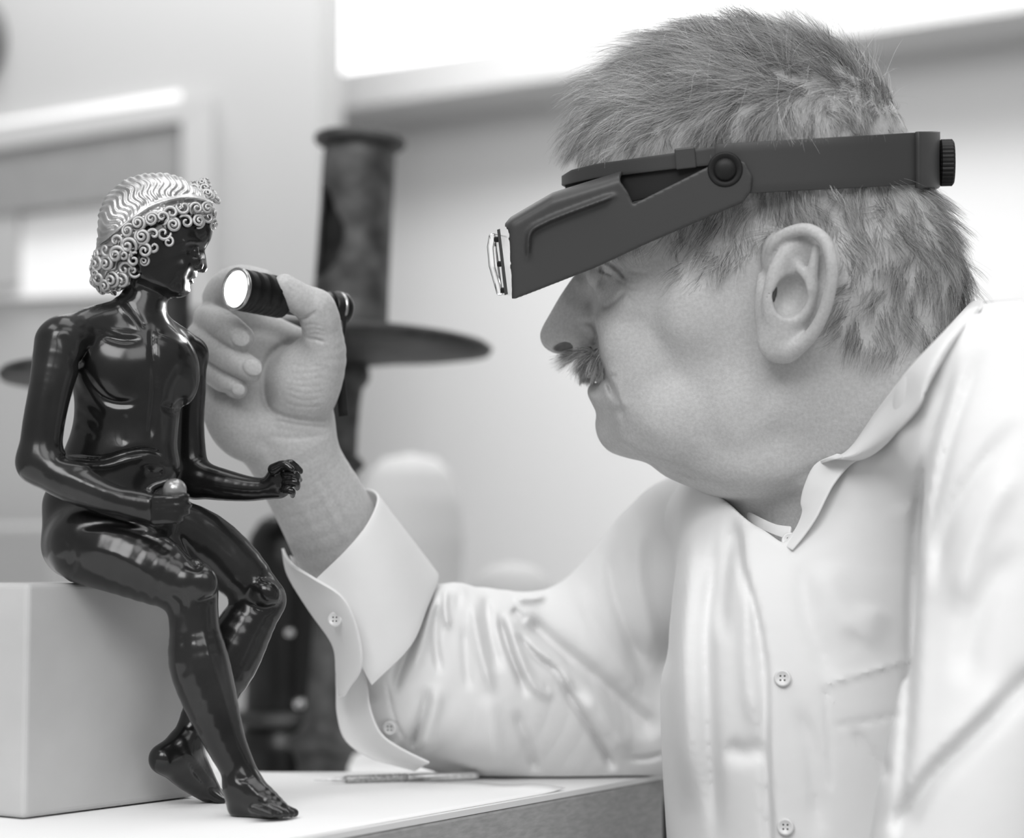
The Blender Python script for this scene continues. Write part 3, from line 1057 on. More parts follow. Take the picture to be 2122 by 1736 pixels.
# waves combed back over the cap
sl, X, Yg, Z = H.box((-1, -1, -1), (1, 1, 1))
qx, qy = proj(X, Yg, Z)
qx = qx + 0 * Yg
band_y = np.interp(qx.ravel(), [205, 217, 292, 334, 392, 440], [505, 497, 438.6, 417, 406, 418]).reshape(qx.shape)
above = np.clip((band_y - 4 - qy) / 6, 0, 1)
ang_ = np.arctan2(qy - 520, qx - 330)
rad_ = np.hypot(qx - 330, qy - 520)
wave = np.sin(ang_ * 62 + 2.6 * np.sin(rad_ / 6.0) + 40 * (Yg - SY) * 6) + 0.5 * np.sin(ang_ * 23 + 2 * np.sin(rad_ / 11.0))
H.f[sl] += (above * 0.00038 * wave).astype(np.float32)
below = np.clip((qy - band_y - 2) / 6, 0, 1)
wave2 = np.sin((qx + qy) / 3.0 + 2 * np.sin((qx - qy) / 7.0) + (Yg - SY) * 300)
H.f[sl] += (below * 0.0005 * wave2).astype(np.float32)
H.brush([(205, 505), (217, 497), (292, 440), (334, 419), (392, 408), (440, 420)], 4.0, -1.0 * mm, -0.06, 0.1, taper=0)
H.brush([(205, 512), (217, 504), (292, 447), (334, 426), (392, 415), (440, 427)], 3.0, 1.2 * mm, -0.06, 0.1, taper=0)
pos, Q = H.mesh(1, 0.3)
hair = link('hair', quad_mesh('hair', pos, Q), M_gilt, st)


def curl_mesh(name, turns, r0, h):
    """a snail of twisted strands: a spiral tube rising to its middle"""
    n = int(20 * turns)
    pts, rad = [], []
    for i in range(n + 1):
        t = i / n
        a = 2 * math.pi * turns * t
        r = r0 * (1 - 0.86 * t)
        pts.append((r * math.cos(a), r * math.sin(a), h * t ** 0.8))
        rad.append(r0 * (0.30 - 0.13 * t) * (0.55 + 0.45 * min(1, t * 8)))
    return tube_mesh(name, pts, rad, 7)


curls = [curl_mesh('curl', 1.6, 1.0, 0.75), curl_mesh('curl', 2.1, 1.0, 0.9), curl_mesh('curl', 1.2, 1.0, 0.5)]
for m_ in curls:
    m_.materials.append(M_gilt)
rc = random.Random(3)


def put_curl(px, py, Y, r, nrm):
    z = Vector(nrm).normalized()
    q = z.to_track_quat('Z', 'Y')
    o = bpy.data.objects.new('curl', rc.choice(curls))
    COL.objects.link(o)
    sx = r * sc(Y)
    o.matrix_basis = Matrix.Translation(Vector(at(px, py, Y))) @ q.to_matrix().to_4x4() @ Matrix.Rotation(rc.uniform(0, 6.28), 4, 'Z') @ Matrix.Diagonal((sx * rc.choice((-1, 1)), sx, sx, 1))
    o.parent = hair


# rows of curls framing the face and falling to the nape, on both sides of the head
rows = [(428, 432, 12), (432, 452, 11), (404, 432, 13), (408, 456, 13), (380, 432, 14), (384, 458, 14), (352, 440, 15), (358, 466, 15), (334, 454, 14), (340, 486, 14), (312, 456, 14), (318, 484, 15), (322, 512, 13),
        (288, 462, 14), (294, 492, 16), (302, 520, 14), (266, 478, 14), (270, 508, 16), (280, 536, 14), (242, 500, 14), (246, 528, 16), (258, 556, 15), (220, 520, 14), (224, 548, 16), (236, 578, 15),
        (204, 546, 14), (208, 574, 15), (256, 584, 14), (222, 592, 13), (198, 566, 11), (276, 562, 13), (262, 530, 13), (346, 500, 11), (300, 542, 11)]
for px, py, r in rows:
    for side in (-1, 1):
        depth = 0.0246 * math.sqrt(max(0.03, 1 - ((px - 310) / 150) ** 2)) * (1.0 if py < 540 else 0.85)
        Yc = SY + side * depth + (px - 310) * sc(SY) * 0.16
        put_curl(px + rc.uniform(-3, 3), py + rc.uniform(-3, 3), Yc, r * 1.12, ((px - 310) * 0.006, side * 1.0, (470 - py) * 0.003))
for px, py in ((204, 530), (196, 556), (198, 582), (212, 596), (236, 598), (438, 442), (440, 464)):
    for dY in (-0.009, 0.0, 0.009):
        put_curl(px, py, SY + dY + (px - 310) * sc(SY) * 0.16, 13, ((px - 310) * 0.01, dY * 40, -0.2))
for px, py, dY in ((388, 386, 0), (400, 392, -.006), (402, 384, .006), (414, 394, 0), (424, 392, -.006), (424, 380, .006), (418, 384, -.002), (434, 406, -.005), (438, 400, .005), (444, 416, 0), (410, 402, -.009), (428, 404, -.010)):
    put_curl(px, py, SY + dY + 0.016, 13, ((px - 405) * 0.02, -0.7 + dY * 60, 0.6))
mm = 0.001
M_skin = mat('skin', 0.50, 0.50, 0.0, spec=0.4, noise=(520, 0.89, 1.07, 8), bump=[(900, 0.22, 0.0006), (260, 0.22, 0.0012)])
# ------------------------------------------------------------------ the person: head and neck
HY = 0.078
PB = Vol((-0.005, -0.048, 0.15), (0.335, 0.185, 0.49), 0.001)
head = [(1212, 515), (1206, 460), (1202, 400), (1204, 340), (1214, 285), (1240, 230), (1290, 175), (1370, 125), (1460, 98), (1560, 88), (1660, 102), (1750, 142), (1822, 205), (1868, 285),
        (1892, 370), (1930, 440), (1965, 510), (1980, 580), (1972, 640), (1945, 700), (1900, 765), (1830, 860), (1740, 960), (1650, 1014), (1570, 1030), (1490, 1024), (1437, 1008), (1382, 985),
        (1342, 958), (1300, 947), (1262, 934), (1240, 910), (1232, 880), (1235, 852), (1228, 832), (1221, 816), (1225, 802), (1238, 791), (1229, 785), (1222, 770), (1216, 748), (1220, 720),
        (1232, 690), (1236, 650), (1231, 600), (1222, 560)]
Wh = [(1560, 300, .076), (1700, 350, .075), (1850, 400, .064), (1400, 300, .072), (1300, 300, .064), (1240, 400, .060), (1225, 500, .058), (1330, 480, .069), (1330, 620, .066), (1450, 650, .073),
      (1262, 640, .053), (1240, 700, .039), (1245, 760, .038), (1300, 790, .056), (1400, 850, .067), (1550, 850, .072), (1245, 900, .032), (1320, 920, .048), (1500, 980, .060), (1650, 950, .066),
      (1900, 650, .060), (1700, 600, .076), (1235, 580, .050), (1300, 700, .061)]
Rh = [(1560, 250, .066), (1220, 420, .045), (1240, 620, .034), (1235, 760, .024), (1250, 890, .026), (1350, 950, .034), (1500, 1000, .040), (1700, 900, .06), (1900, 500, .062), (1228, 815, .020)]
FR = inflate(PB, head, HY, 7, Wh, Rh, 0.0, 2.25)


CUR = FR


def corr(px, py, lat):
    """frame coordinates of the point that shows at pixel (px, py) when it lies on the near side at that half width"""
    al = abs(lat)
    k_ = (CUR['D'] - al * math.cos(CUR['yaw'])) / CUR['D']
    u = CUR['c'][0] + ((px - CUR['c'][0]) * k_ + al * math.sin(CUR['yaw']) / CUR['s']) / math.cos(CUR['yaw'])
    return u, CUR['c'][1] + (py - CUR['c'][1]) * k_


def HP(px, py, lat):
    u, w = corr(px, py, lat)
    return CUR['C'] + CUR['Rx'] * ((u - CUR['c'][0]) * CUR['s']) - CUR['U'] * ((w - CUR['c'][1]) * CUR['s']) + CUR['L'] * lat


def hell(vol, px, py, lat, rx, ry, rl, k=0.004, sub=False, ang=0.0, tilt=0.0):
    ca, sa = math.cos(math.radians(ang)), math.sin(math.radians(ang))
    ct, st_ = math.cos(math.radians(tilt)), math.sin(math.radians(tilt))
    A = FR['Rx'] * ca - FR['U'] * sa
    B = FR['U'] * ca + FR['Rx'] * sa
    A2 = A * ct + FR['L'] * st_
    L2 = FR['L'] * ct - A * st_
    vol.ell(HP(px, py, lat), (rx * FR['s'], rl, ry * FR['s']), k, sub, np.array([A2, L2, B]))


def hlimb(vol, rows, k=0.003, sub=False, per=4):
    """rows (px, py, lateral m, radius px) in the head's own frame"""
    P = smooth_curve(np.array(rows, float), per)
    vol.limb(np.array([HP(*p[:3]) for p in P]), P[:, 3] * FR['s'], k, sub)


# nose
nose = [(1228, 512), (1206, 545), (1191, 563), (1163, 601), (1139, 640), (1120, 673), (1114.5, 692), (1121, 713), (1142, 728), (1172, 731), (1204, 726), (1244, 712), (1264, 680), (1262, 620), (1252, 560)]
inflate(PB, nose, HY, 7, [(1205, 555, .0085), (1180, 590, .0095), (1150, 640, .0115), (1128, 690, .0150), (1150, 712, .0165), (1195, 705, .0185), (1250, 660, .027), (1240, 590, .017)],
        [(1205, 560, .009), (1150, 640, .011), (1128, 695, .014), (1190, 715, .012), (1250, 650, .02)], 0.007, 2.0, frame=FR)
hell(PB, 1205, 702, -0.0125, 34, 24, 0.0085, 0.004, ang=-12)
hell(PB, 1205, 702, 0.0125, 34, 24, 0.0085, 0.004, ang=-12)
hell(PB, 1176, 713, -0.0105, 33, 11, 0.0085, 0.0014, True, ang=-13, tilt=-10)
hell(PB, 1176, 713, 0.0105, 33, 11, 0.0085, 0.0014, True, ang=-13, tilt=10)
# brow, cheeks, lips, chin
for sd in (-1, 1):
    hlimb(PB, [(1226, 524, sd * .018, 13), (1234, 516, sd * .034, 15), (1266, 528, sd * .050, 14)], 0.008)
    hell(PB, 1235, 566, sd * .033, 24, 20, 0.012, 0.006, True)                     # eye socket
    hell(PB, 1254, 566, sd * .031, 38, 34, 0.0115, 0.0025)                         # eyeball and lids
    hell(PB, 1272, 606, sd * .040, 34, 24, 0.011, 0.005, ang=25)                   # bag under the eye
    hell(PB, 1290, 682, sd * .044, 58, 52, 0.019, 0.010, ang=35)                   # cheek
    hell(PB, 1322, 772, sd * .050, 56, 88, 0.017, 0.012, ang=-14)
    hell(PB, 1380, 880, sd * .050, 84, 74, 0.016, 0.016)                           # jowl
    hell(PB, 1560, 960, sd * .040, 110, 62, 0.026, 0.016)
hlimb(PB, [(1262, 778, -.030, 9), (1230, 776, -.012, 11), (1226, 776, 0, 11), (1230, 776, .012, 11), (1262, 778, .030, 9)], 0.004)
hlimb(PB, [(1266, 800, -.029, 10), (1236, 807, -.012, 14), (1231, 808, 0, 15), (1236, 807, .012, 14), (1266, 800, .029, 10)], 0.004)
mm = 0.001
yl, yh = -0.05, HY
PB.brush([(1228, 792), (1246, 788), (1280, 777)], 6, 1.3 * mm, yl, yh + .03, taper=0.12)
PB.brush([(1240, 700), (1240, 722), (1262, 772), (1290, 836), (1306, 900)], 16, -1.5 * mm, yl, yh, mode='edge', taper=0.3)
PB.brush([(1233, 690), (1236, 722), (1254, 772), (1280, 838)], 8, 3.2 * mm, yl, yh, taper=0.25)
PB.brush([(1286, 838), (1300, 880), (1296, 916)], 12, 1.1 * mm, yl, yh)
PB.brush([(1250, 842), (1275, 852), (1300, 846)], 10, 0.9 * mm, yl, yh)
PB.brush([(1186, 684), (1206, 668), (1228, 672), (1238, 696), (1230, 718)], 5.5, 1.5 * mm, yl, yh, taper=0.25)
PB.brush([(1238, 528), (1247, 545), (1244, 566)], 3.5, 2.0 * mm, yl, yh, taper=0.15)
# eye: lid fold, slit, bag creases, crow's feet
PB.brush([(1222, 528), (1252, 540), (1282, 560), (1302, 588)], 4.5, 1.9 * mm, yl, yh, taper=0.2)
PB.brush([(1226, 540), (1262, 550), (1290, 572)], 6, -0.9 * mm, yl, yh)
PB.brush([(1238, 558), (1252, 564), (1272, 572)], 2.6, 1.5 * mm, yl, yh)
PB.brush([(1246, 642), (1270, 628), (1296, 602)], 5.0, 1.6 * mm, yl, yh)
PB.brush([(1276, 574), (1300, 592), (1326, 604)], 3.2, 0.7 * mm, yl, yh)
PB.brush([(1280, 590), (1300, 614), (1320, 634)], 3.6, 0.5 * mm, yl, yh)
PB.brush([(1300, 560), (1330, 566), (1350, 562)], 4, 0.4 * mm, yl, yh)
# folds under the chin
PB.brush([(1330, 946), (1372, 962), (1430, 984), (1500, 1006), (1560, 1024)], 7, 1.2 * mm, yl, yh + .03, taper=0.2)
PB.brush([(1560, 1020), (1640, 1000), (1700, 950)], 14, 1.0 * mm, yl, yh)
PB.brush([(1440, 900), (1500, 960), (1590, 1000)], 26, -0.8 * mm, yl, yh)
PB.brush([(1600, 770), (1580, 860), (1620, 940)], 22, 0.8 * mm, yl, yh)
# neck
PB.limb(np.array([HP(1720, 700, 0), HP(1800, 830, 0), HP(1850, 960, 0.0), HP(1830, 1120, 0.0)]), np.array([.060, .062, .064, .070]), 0.02)
PB.limb(np.array([HP(1560, 930, 0), HP(1600, 1010, 0), HP(1640, 1090, 0.0)]), np.array([.036, .036, .036]), 0.012)


# ears
def ear(vol, sd):
    e = lambda lat: sd * lat
    lat0 = 0.078
    # plate flaring outwards to the rear, dished inside the rim
    hell(vol, 1652, 592, e(.087), 66, 104, .0075, 0.004, ang=16, tilt=-sd * 16)
    hell(vol, 1616, 650, e(.080), 52, 66, .011, 0.006)
    hell(vol, 1640, 606, e(.076), 54, 62, .011, 0.005)
    hell(vol, 1612, 536, e(.076), 34, 52, .011, 0.005)
    hell(vol, 1658, 584, e(.0965), 50, 82, .0075, 0.003, True, ang=16, tilt=-sd * 16)
    # helix rim, running down into the lobe
    hlimb(vol, [(1598, 566, e(.0800), 7), (1594, 536, e(.084), 9), (1602, 508, e(.089), 11), (1630, 488, e(.093), 12), (1670, 482, e(.098), 12.5), (1704, 506, e(.102), 12.5), (1718, 556, e(.104), 12), (1712, 612, e(.101), 12), (1694, 666, e(.096), 12), (1664, 708, e(.090), 14), (1630, 726, e(.086), 17)], 0.002)
    hell(vol, 1614, 708, e(.0838), 44, 42, .0072, 0.006, ang=0)                        # lobe
    # antihelix with its two upper branches, antitragus
    hlimb(vol, [(1624, 520, e(.087), 7), (1652, 556, e(.0905), 10), (1674, 596, e(.0925), 12), (1670, 638, e(.0905), 12), (1646, 664, e(.0885), 13), (1616, 668, e(.0865), 11)], 0.003)
    hlimb(vol, [(1686, 520, e(.094), 8), (1680, 560, e(.0945), 10), (1676, 600, e(.0925), 11)], 0.004)
    # bowl of the ear and its canal, then the tragus in front of it
    hell(vol, 1634, 616, e(.0915), 31, 40, .0095, 0.003, True, ang=20, tilt=-sd * 10)
    hell(vol, 1596, 608, e(.085), 9, 27, .009, 0.002, True, ang=8)
    hlimb(vol, [(1576, 578, e(.0765), 9), (1577, 606, e(.0810), 12), (1580, 634, e(.0800), 11), (1596, 660, e(.0830), 9)], 0.004)


ear(PB, -1)
ear(PB, 1)
head_pos, head_Q = PB.mesh(1, 0.45)
# ------------------------------------------------------------------ hair
def quad_normals(pos, Q):
    n = np.cross(pos[Q[:, 2]] - pos[Q[:, 0]], pos[Q[:, 3]] - pos[Q[:, 1]])
    A = np.linalg.norm(n, axis=1)
    return n / np.maximum(A, 1e-12)[:, None], A * 0.5


def head_uv(p):
    r = p - FR['C']
    l = r @ FR['L']
    k_ = FR['D'] / (FR['D'] - np.abs(l) * math.cos(FR['yaw']))
    u = (r @ FR['Rx']) / FR['s'] * math.cos(FR['yaw']) - np.abs(l) * math.sin(FR['yaw']) / FR['s']
    return FR['c'][0] + u * k_, FR['c'][1] - (r @ FR['U']) / FR['s'] * k_, l


def hair_mat(name, dark, light, rough=0.45):
    m = bpy.data.materials.new(name)
    m.use_nodes = True
    nt = m.node_tree
    b = nt.nodes['Principled BSDF']
    b.inputs['Roughness'].default_value = rough
    b.inputs['Specular IOR Level'].default_value = 0.35
    at_ = nt.nodes.new('ShaderNodeAttribute')
    at_.attribute_name = 'shade'
    r = nt.nodes.new('ShaderNodeMapRange')
    r.inputs['To Min'].default_value = dark
    r.inputs['To Max'].default_value = light
    nt.links.new(at_.outputs['Fac'], r.inputs['Value'])
    nt.links.new(r.outputs['Result'], b.inputs['Base Color'])
    return m


def make_hair(name, strands, shade, r0, mat_, parent, label=None):
    """strands: array (n, m, 3)"""
    n, m, _ = strands.shape
    hc = bpy.data.hair_curves.new(name)
    hc.add_curves([m] * n)
    hc.attributes['position'].data.foreach_set('vector', np.ascontiguousarray(strands, np.float32).ravel())
    ra = hc.attributes.get('radius') or hc.attributes.new('radius', 'FLOAT', 'POINT')
    prof = np.linspace(1, 0.25, m)
    rr = (r0 if hasattr(r0, '__len__') else np.full(n, r0))[:, None] * prof[None]
    ra.data.foreach_set('value', rr.astype(np.float32).ravel())
    sa = hc.attributes.new('shade', 'FLOAT', 'CURVE')
    sa.data.foreach_set('value', shade.astype(np.float32))
    o = link(name, hc, mat_, parent)
    if label:
        o['label'] = label
    return o


qn, qa = quad_normals(head_pos, head_Q)
qc = head_pos[head_Q].mean(1)
scalp = [(1186, 350), (1206, 300), (1216, 360), (1245, 430), (1285, 500), (1340, 515), (1395, 548), (1425, 585), (1480, 585), (1545, 545), (1590, 492), (1660, 470), (1722, 505), (1742, 590), (1712, 676),
         (1740, 708), (1800, 738), (1860, 740), (1910, 722), (2020, 690), (2080, 560), (1980, 380), (1920, 180), (1750, 50), (1500, 20), (1250, 90), (1170, 240)]
u_, w_, l_ = head_uv(qc)
earp = [(1588, 500), (1640, 478), (1700, 486), (1735, 540), (1725, 640), (1690, 720), (1620, 750), (1570, 730), (1572, 570)]
in_s = inside_poly(u_, w_, scalp) & (np.abs(l_) < 0.086) & ~(inside_poly(u_, w_, earp) & (np.abs(l_) > 0.06))
# flow: px, py, dx, dy, lift, length mm
FLOW = np.array([
    (1215, 300, -0.6, 0.75, 0.40, 24), (1225, 240, -0.9, 0.35, 0.50, 28), (1290, 185, -1.0, -0.05, 0.50, 36), (1400, 130, -1.0, -0.30, 0.50, 42), (1500, 105, -0.85, -0.55, 0.50, 42),
    (1610, 105, -0.85, -0.35, 0.30, 36), (1700, 130, -0.8, -0.1, 0.20, 32), (1780, 180, -0.6, 0.0, 0.18, 30), (1830, 215, -0.45, -0.1, 0.25, 34), (1862, 270, -0.1, 0.6, 0.2, 28), (1870, 340, 0.25, 0.9, 0.12, 20),
    (1280, 260, -0.85, 0.35, 0.25, 30), (1350, 230, -0.95, 0.22, 0.24, 38), (1300, 330, -0.35, 0.9, 0.05, 20), (1400, 300, -0.3, 0.95, 0.06, 22), (1450, 200, -0.95, 0.1, 0.25, 44), (1520, 240, -0.35, 0.9, 0.12, 34),
    (1600, 180, -0.75, -0.2, 0.3, 44), (1650, 250, -0.05, 1.0, 0.12, 34), (1740, 260, 0.15, 1.0, 0.12, 30),
    (1310, 480, -0.2, 0.9, 0.10, 12), (1380, 500, -0.35, 0.9, 0.16, 18), (1450, 520, -0.45, 0.85, 0.22, 20), (1430, 450, -0.3, 0.9, 0.12, 20), (1540, 450, -0.35, 0.9, 0.16, 20), (1560, 510, -0.35, 0.95, 0.16, 18),
    (1640, 440, 0.25, 0.9, 0.18, 22), (1700, 470, 0.35, 0.9, 0.20, 22), (1760, 440, 0.1, 1.0, 0.16, 22), (1780, 560, -0.2, 0.95, 0.20, 22), (1760, 640, -0.5, 0.85, 0.22, 20), (1850, 560, -0.15, 0.95, 0.2, 24),
    (1850, 680, -0.35, 0.9, 0.2, 20), (1900, 470, 0.25, 0.95, 0.2, 22), (1950, 560, 0.2, 1.0, 0.22, 22), (1940, 650, -0.05, 1.0, 0.2, 18)])


def flow_at(u, w):
    d = (u[:, None] - FLOW[None, :, 0]) ** 2 + (w[:, None] - FLOW[None, :, 1]) ** 2
    k = 1 / (d + 400.0) ** 1.6
    k /= k.sum(1, keepdims=True)
    return k @ FLOW[:, 2:]


rng = np.random.default_rng(11)


def grow(root, nor, fl, steps=7, clump=None, nclump=1700, wob=0.16, gravity=0.10, curl=0.3, pull=0.38, wav=0.20):
    n = len(root)
    seeds = rng.choice(n, min(nclump, n), replace=False)
    cid = np.empty(n, int)
    for i in range(0, n, 4000):
        d = ((root[i:i + 4000, None] - root[None, seeds]) ** 2).sum(2)
        cid[i:i + 4000] = d.argmin(1)
    cz = rng.normal(0, 1, (len(seeds), 3)) * wob * 1.6
    cl = rng.uniform(0.75, 1.25, len(seeds))
    csh = rng.beta(0.9, 1.1, len(seeds))
    t3 = FR['Rx'][None] * fl[:, 0:1] - FR['U'][None] * fl[:, 1:2]
    t3 = t3 - nor * (t3 * nor).sum(1, keepdims=True)
    t3 /= np.linalg.norm(t3, axis=1, keepdims=True) + 1e-9
    t3 = t3 + cz[cid] + rng.normal(0, wob * 0.55, (n, 3))
    t3 /= np.linalg.norm(t3, axis=1, keepdims=True)
    lift = fl[:, 2:3]
    L = fl[:, 3] * 0.001 * cl[cid] * rng.uniform(0.65, 1.15, n)
    side = np.cross(nor, t3)
    cu = (rng.normal(0, curl, n) + rng.normal(0, curl, len(seeds))[cid])[:, None]
    ph = rng.uniform(0, 6.28, len(seeds))[cid] + rng.normal(0, 0.9, n)
    P = np.empty((n, steps, 3))
    P[:, 0] = root - nor * 0.0006
    d = nor * (lift + 0.12) + t3 * (1 - lift)
    d /= np.linalg.norm(d, axis=1, keepdims=True)
    for j in range(1, steps):
        P[:, j] = P[:, j - 1] + d * (L / (steps - 1))[:, None]
        d = d + t3 * 0.22 + side * cu * 0.22 + (side * np.sin(ph + j * 1.3)[:, None] + nor * np.cos(ph * 1.7 + j * 1.1)[:, None] * 0.6) * wav - np.array([0, 0, gravity]) * (j / steps) - nor * 0.03
        d /= np.linalg.norm(d, axis=1, keepdims=True)
    # gather towards the clump's own strand
    guide = P[seeds]
    tt = (np.linspace(0, 1, steps) ** 1.3)[None, :, None] * pull * rng.uniform(0.5, 1.1, n)[:, None, None]
    off = guide[cid] - P
    off -= (guide[cid][:, :1] - P[:, :1]) * 0.25
    P = P + off * tt
    return P, cid, csh


def pick(mask, n):
    idx = np.nonzero(mask)[0]
    p = qa[idx] * np.where((u_[idx] > 1450) & (w_[idx] < 300), 1.7, 1.0)
    p = p / p.sum()
    ch = rng.choice(idx, n, p=p)
    j = rng.uniform(-0.5, 0.5, (n, 2))
    q = head_pos[head_Q[ch]]
    return q.mean(1) + (q[:, 1] - q[:, 0]) * j[:, :1] + (q[:, 3] - q[:, 0]) * j[:, 1:], qn[ch]


NH = 64000
root, nor = pick(in_s, NH)
uu, ww_, ll = head_uv(root)
fl = flow_at(uu, ww_)
# keep out of the strap: strands rooted under it lie flat and short
top_b = np.interp(uu, [1180, 1450, 1540, 1900], [352, 315, 303, 290])
bot_b = np.interp(uu, [1180, 1400, 1540, 1900], [560, 455, 405, 394])
under = (ww_ > top_b - 4) & (ww_ < bot_b - 40)
fl[under, 3] = 4
fl[under, 2] = 0
above = (ww_ < top_b) & (ww_ > top_b - 95)
room = np.clip((top_b - ww_) / 95, 0.12, 1)
down = np.clip(fl[:, 1], 0, 1)
fl[above, 3] *= (1 - down[above] * (1 - room[above]))
fl[(uu > 1790) & (ww_ < top_b) & (ww_ > top_b - 110), 3] *= 0.5
fl[(uu > 1790) & (ww_ > top_b - 40) & (ww_ < bot_b - 30), 3] = 3
fl[(uu > 1790) & (ww_ > top_b - 40) & (ww_ < bot_b - 30), 2] = 0
P, cid, csh = grow(root, nor, fl, 9, wob=0.20)
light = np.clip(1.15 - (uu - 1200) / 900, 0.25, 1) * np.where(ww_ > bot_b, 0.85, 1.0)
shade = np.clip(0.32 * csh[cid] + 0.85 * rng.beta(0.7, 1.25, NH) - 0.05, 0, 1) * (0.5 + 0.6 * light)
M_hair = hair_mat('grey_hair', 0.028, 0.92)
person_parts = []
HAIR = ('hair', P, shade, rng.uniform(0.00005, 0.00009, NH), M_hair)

# a few long loose strands on top
n2 = 900
r2, no2 = pick(in_s & (w_ < 230) & (u_ < 1860), n2)
u2, w2, _ = head_uv(r2)
f2 = flow_at(u2, w2)
f2[:, 3] *= 1.25
f2[:, 2] += 0.12
P2, c2, s2 = grow(r2, no2, f2, 9, nclump=400, wob=0.42, curl=0.75, gravity=0.25, pull=0.0)
P2c = P2
HAIR2 = (P2c, np.clip(0.55 + 0.4 * rng.random(n2), 0, 1))

# eyebrow and moustache
brow_m = inside_poly(u_, w_, [(1204, 500), (1215, 484), (1262, 492), (1300, 516), (1292, 530), (1246, 524), (1212, 526)])
rb, nb = pick(brow_m, 900)
ub, wb, lb = head_uv(rb)
fb = np.stack([np.full(900, -0.3) + (ub - 1240) * 0.012, np.full(900, 0.15) + (ub - 1240) * 0.004, np.full(900, 0.35), np.full(900, 13.0)], 1)
PBR, cb_, sb_ = grow(rb, nb, fb, 6, nclump=60, wob=0.2, curl=0.3)
SBR = np.clip(0.35 + 0.5 * rng.random(900), 0, 1)
mst = inside_poly(u_, w_, [(1192, 722), (1220, 712), (1243, 716), (1254, 740), (1268, 764), (1256, 772), (1230, 772), (1210, 768), (1206, 742)]) & (u_ < 1262) & (np.abs(l_) < 0.034)
NM = 4200
rm, nm_ = pick(mst, NM)
um, wm, lm_ = head_uv(rm)
fm = np.stack([-0.45 - 0.1 * rng.random(NM) + (um - 1230) * 0.006, np.full(NM, 0.9), np.full(NM, 0.28), np.clip(20 - (wm - 720) * 0.24, 5, 20)], 1)
PM, cm_, sm_ = grow(rm, nm_, fm, 6, nclump=150, wob=0.13, curl=0.22, gravity=0.2, pull=0.5)
SM = np.clip(0.45 * sm_[cm_] + 0.55 * rng.random(NM), 0, 1)
# ------------------------------------------------------------------ headband magnifier
M_plas = mat('grey_plastic', 0.05, 0.42, spec=0.4, bump=[(1500, 0.05, 0.0002)])
M_dplas = mat('dark_plastic', 0.012, 0.5, spec=0.3)
M_foam = mat('foam_pad', 0.02, 0.9)
M_lens = bpy.data.materials.new('clear_lens')
M_lens.use_nodes = True
b_ = M_lens.node_tree.nodes['Principled BSDF']
b_.inputs['Base Color'].default_value = (0.95, 0.95, 0.95, 1)
b_.inputs['Transmission Weight'].default_value = 1.0
b_.inputs['Roughness'].default_value = 0.04
b_.inputs['IOR'].default_value = 1.45
ya = math.radians(2.0)
V0 = FR['L'] * math.cos(FR['yaw']) - FR['Rx'] * math.sin(FR['yaw'])
R0 = FR['Rx'] * math.cos(FR['yaw']) + FR['L'] * math.sin(FR['yaw'])
FM = dict(FR, yaw=ya, L=V0 * math.cos(ya) + R0 * math.sin(ya), Rx=R0 * math.cos(ya) - V0 * math.sin(ya))
CUR = FM                                                # the headband sits a little straighter than the head
mg = thing('headband_magnifier', HP(1505, 355, -0.09), 'grey plastic headband magnifier with a tilted visor worn on the head', 'magnifier')


def hframe(vol, g):
    sl, X, Y, Z = g
    X, Y, Z = X - CUR['C'][0], Y - CUR['C'][1], Z - CUR['C'][2]
    R_, U_, L_ = CUR['Rx'], CUR['U'], CUR['L']
    u = CUR['c'][0] + (X * R_[0] + Y * R_[1] + Z * R_[2]) / CUR['s']
    w = CUR['c'][1] - (X * U_[0] + Y * U_[1] + Z * U_[2]) / CUR['s']
    l = X * L_[0] + Y * L_[1] + Z * L_[2]
    return sl, u.astype(np.float32), w.astype(np.float32), l.astype(np.float32)


def extrude(vol, poly, l0, l1, k=0.001, sub=False, rnd=0.0, per=0):
    P0 = smooth_curve(poly, per, True) if per else np.asarray(poly, float)
    pts = np.array([HP(x, y, l) for x, y in P0 for l in (l0, l1)])
    P = np.array([corr(x, y, l0) for x, y in P0])
    sl, u, w, l = hframe(vol, vol.box(pts.min(0) - 0.006, pts.max(0) + 0.006))
    d, _, _ = seg_dist2(u, w, P, True)
    d = np.where(inside_poly(u, w, P), -d, d) * CUR['s'] + rnd
    e = np.abs(l - (l0 + l1) / 2) - (l1 - l0) / 2 + rnd
    D = np.minimum(np.maximum(d, e), 0) + np.sqrt(np.maximum(d, 0) ** 2 + np.maximum(e, 0) ** 2) - rnd
    vol.blend(sl, D.astype(np.float32), k, sub)


pts = np.array([HP(x, y, l) for x in (1015, 1575) for y in (285, 625) for l in (-0.097, 0.097)])
G = Vol(pts.min(0), pts.max(0), 0.001)
vis = [(1031, 452), (1046, 435), (1136, 385), (1258, 350), (1380, 310), (1700, 180), (1800, 180), (1800, 900), (1046, 900), (1040, 700)]
s_ = [(1100, 450, .012)]
cv = lambda q: [corr(x, y, 0.0925) for x, y in q]
inflate(G, cv(vis), HY, 2, [(1100, 450, .0925)], s_, 0.0, 3.2, frame=FM, smooth_poly=False)
inn = [(985, 470), (1052, 450), (1138, 396), (1254, 362), (1420, 310), (1700, 200), (1900, 150), (1900, 1000), (985, 1000)]
inflate(G, cv(inn), HY, 2, [(1100, 450, .0890)], [(1100, 450, .010)], 0.0, 3.2, frame=FM, sub=True, smooth_poly=False)
extrude(G, [(1258, 350), (1275, 374), (1287, 401), (1488, 305), (1514, 301), (1540, 313), (1556, 344), (1553, 378), (1534, 404), (1534, 480), (1900, 480), (1900, 150), (1252, 150)], -0.2, 0.2, 0.0006, True)
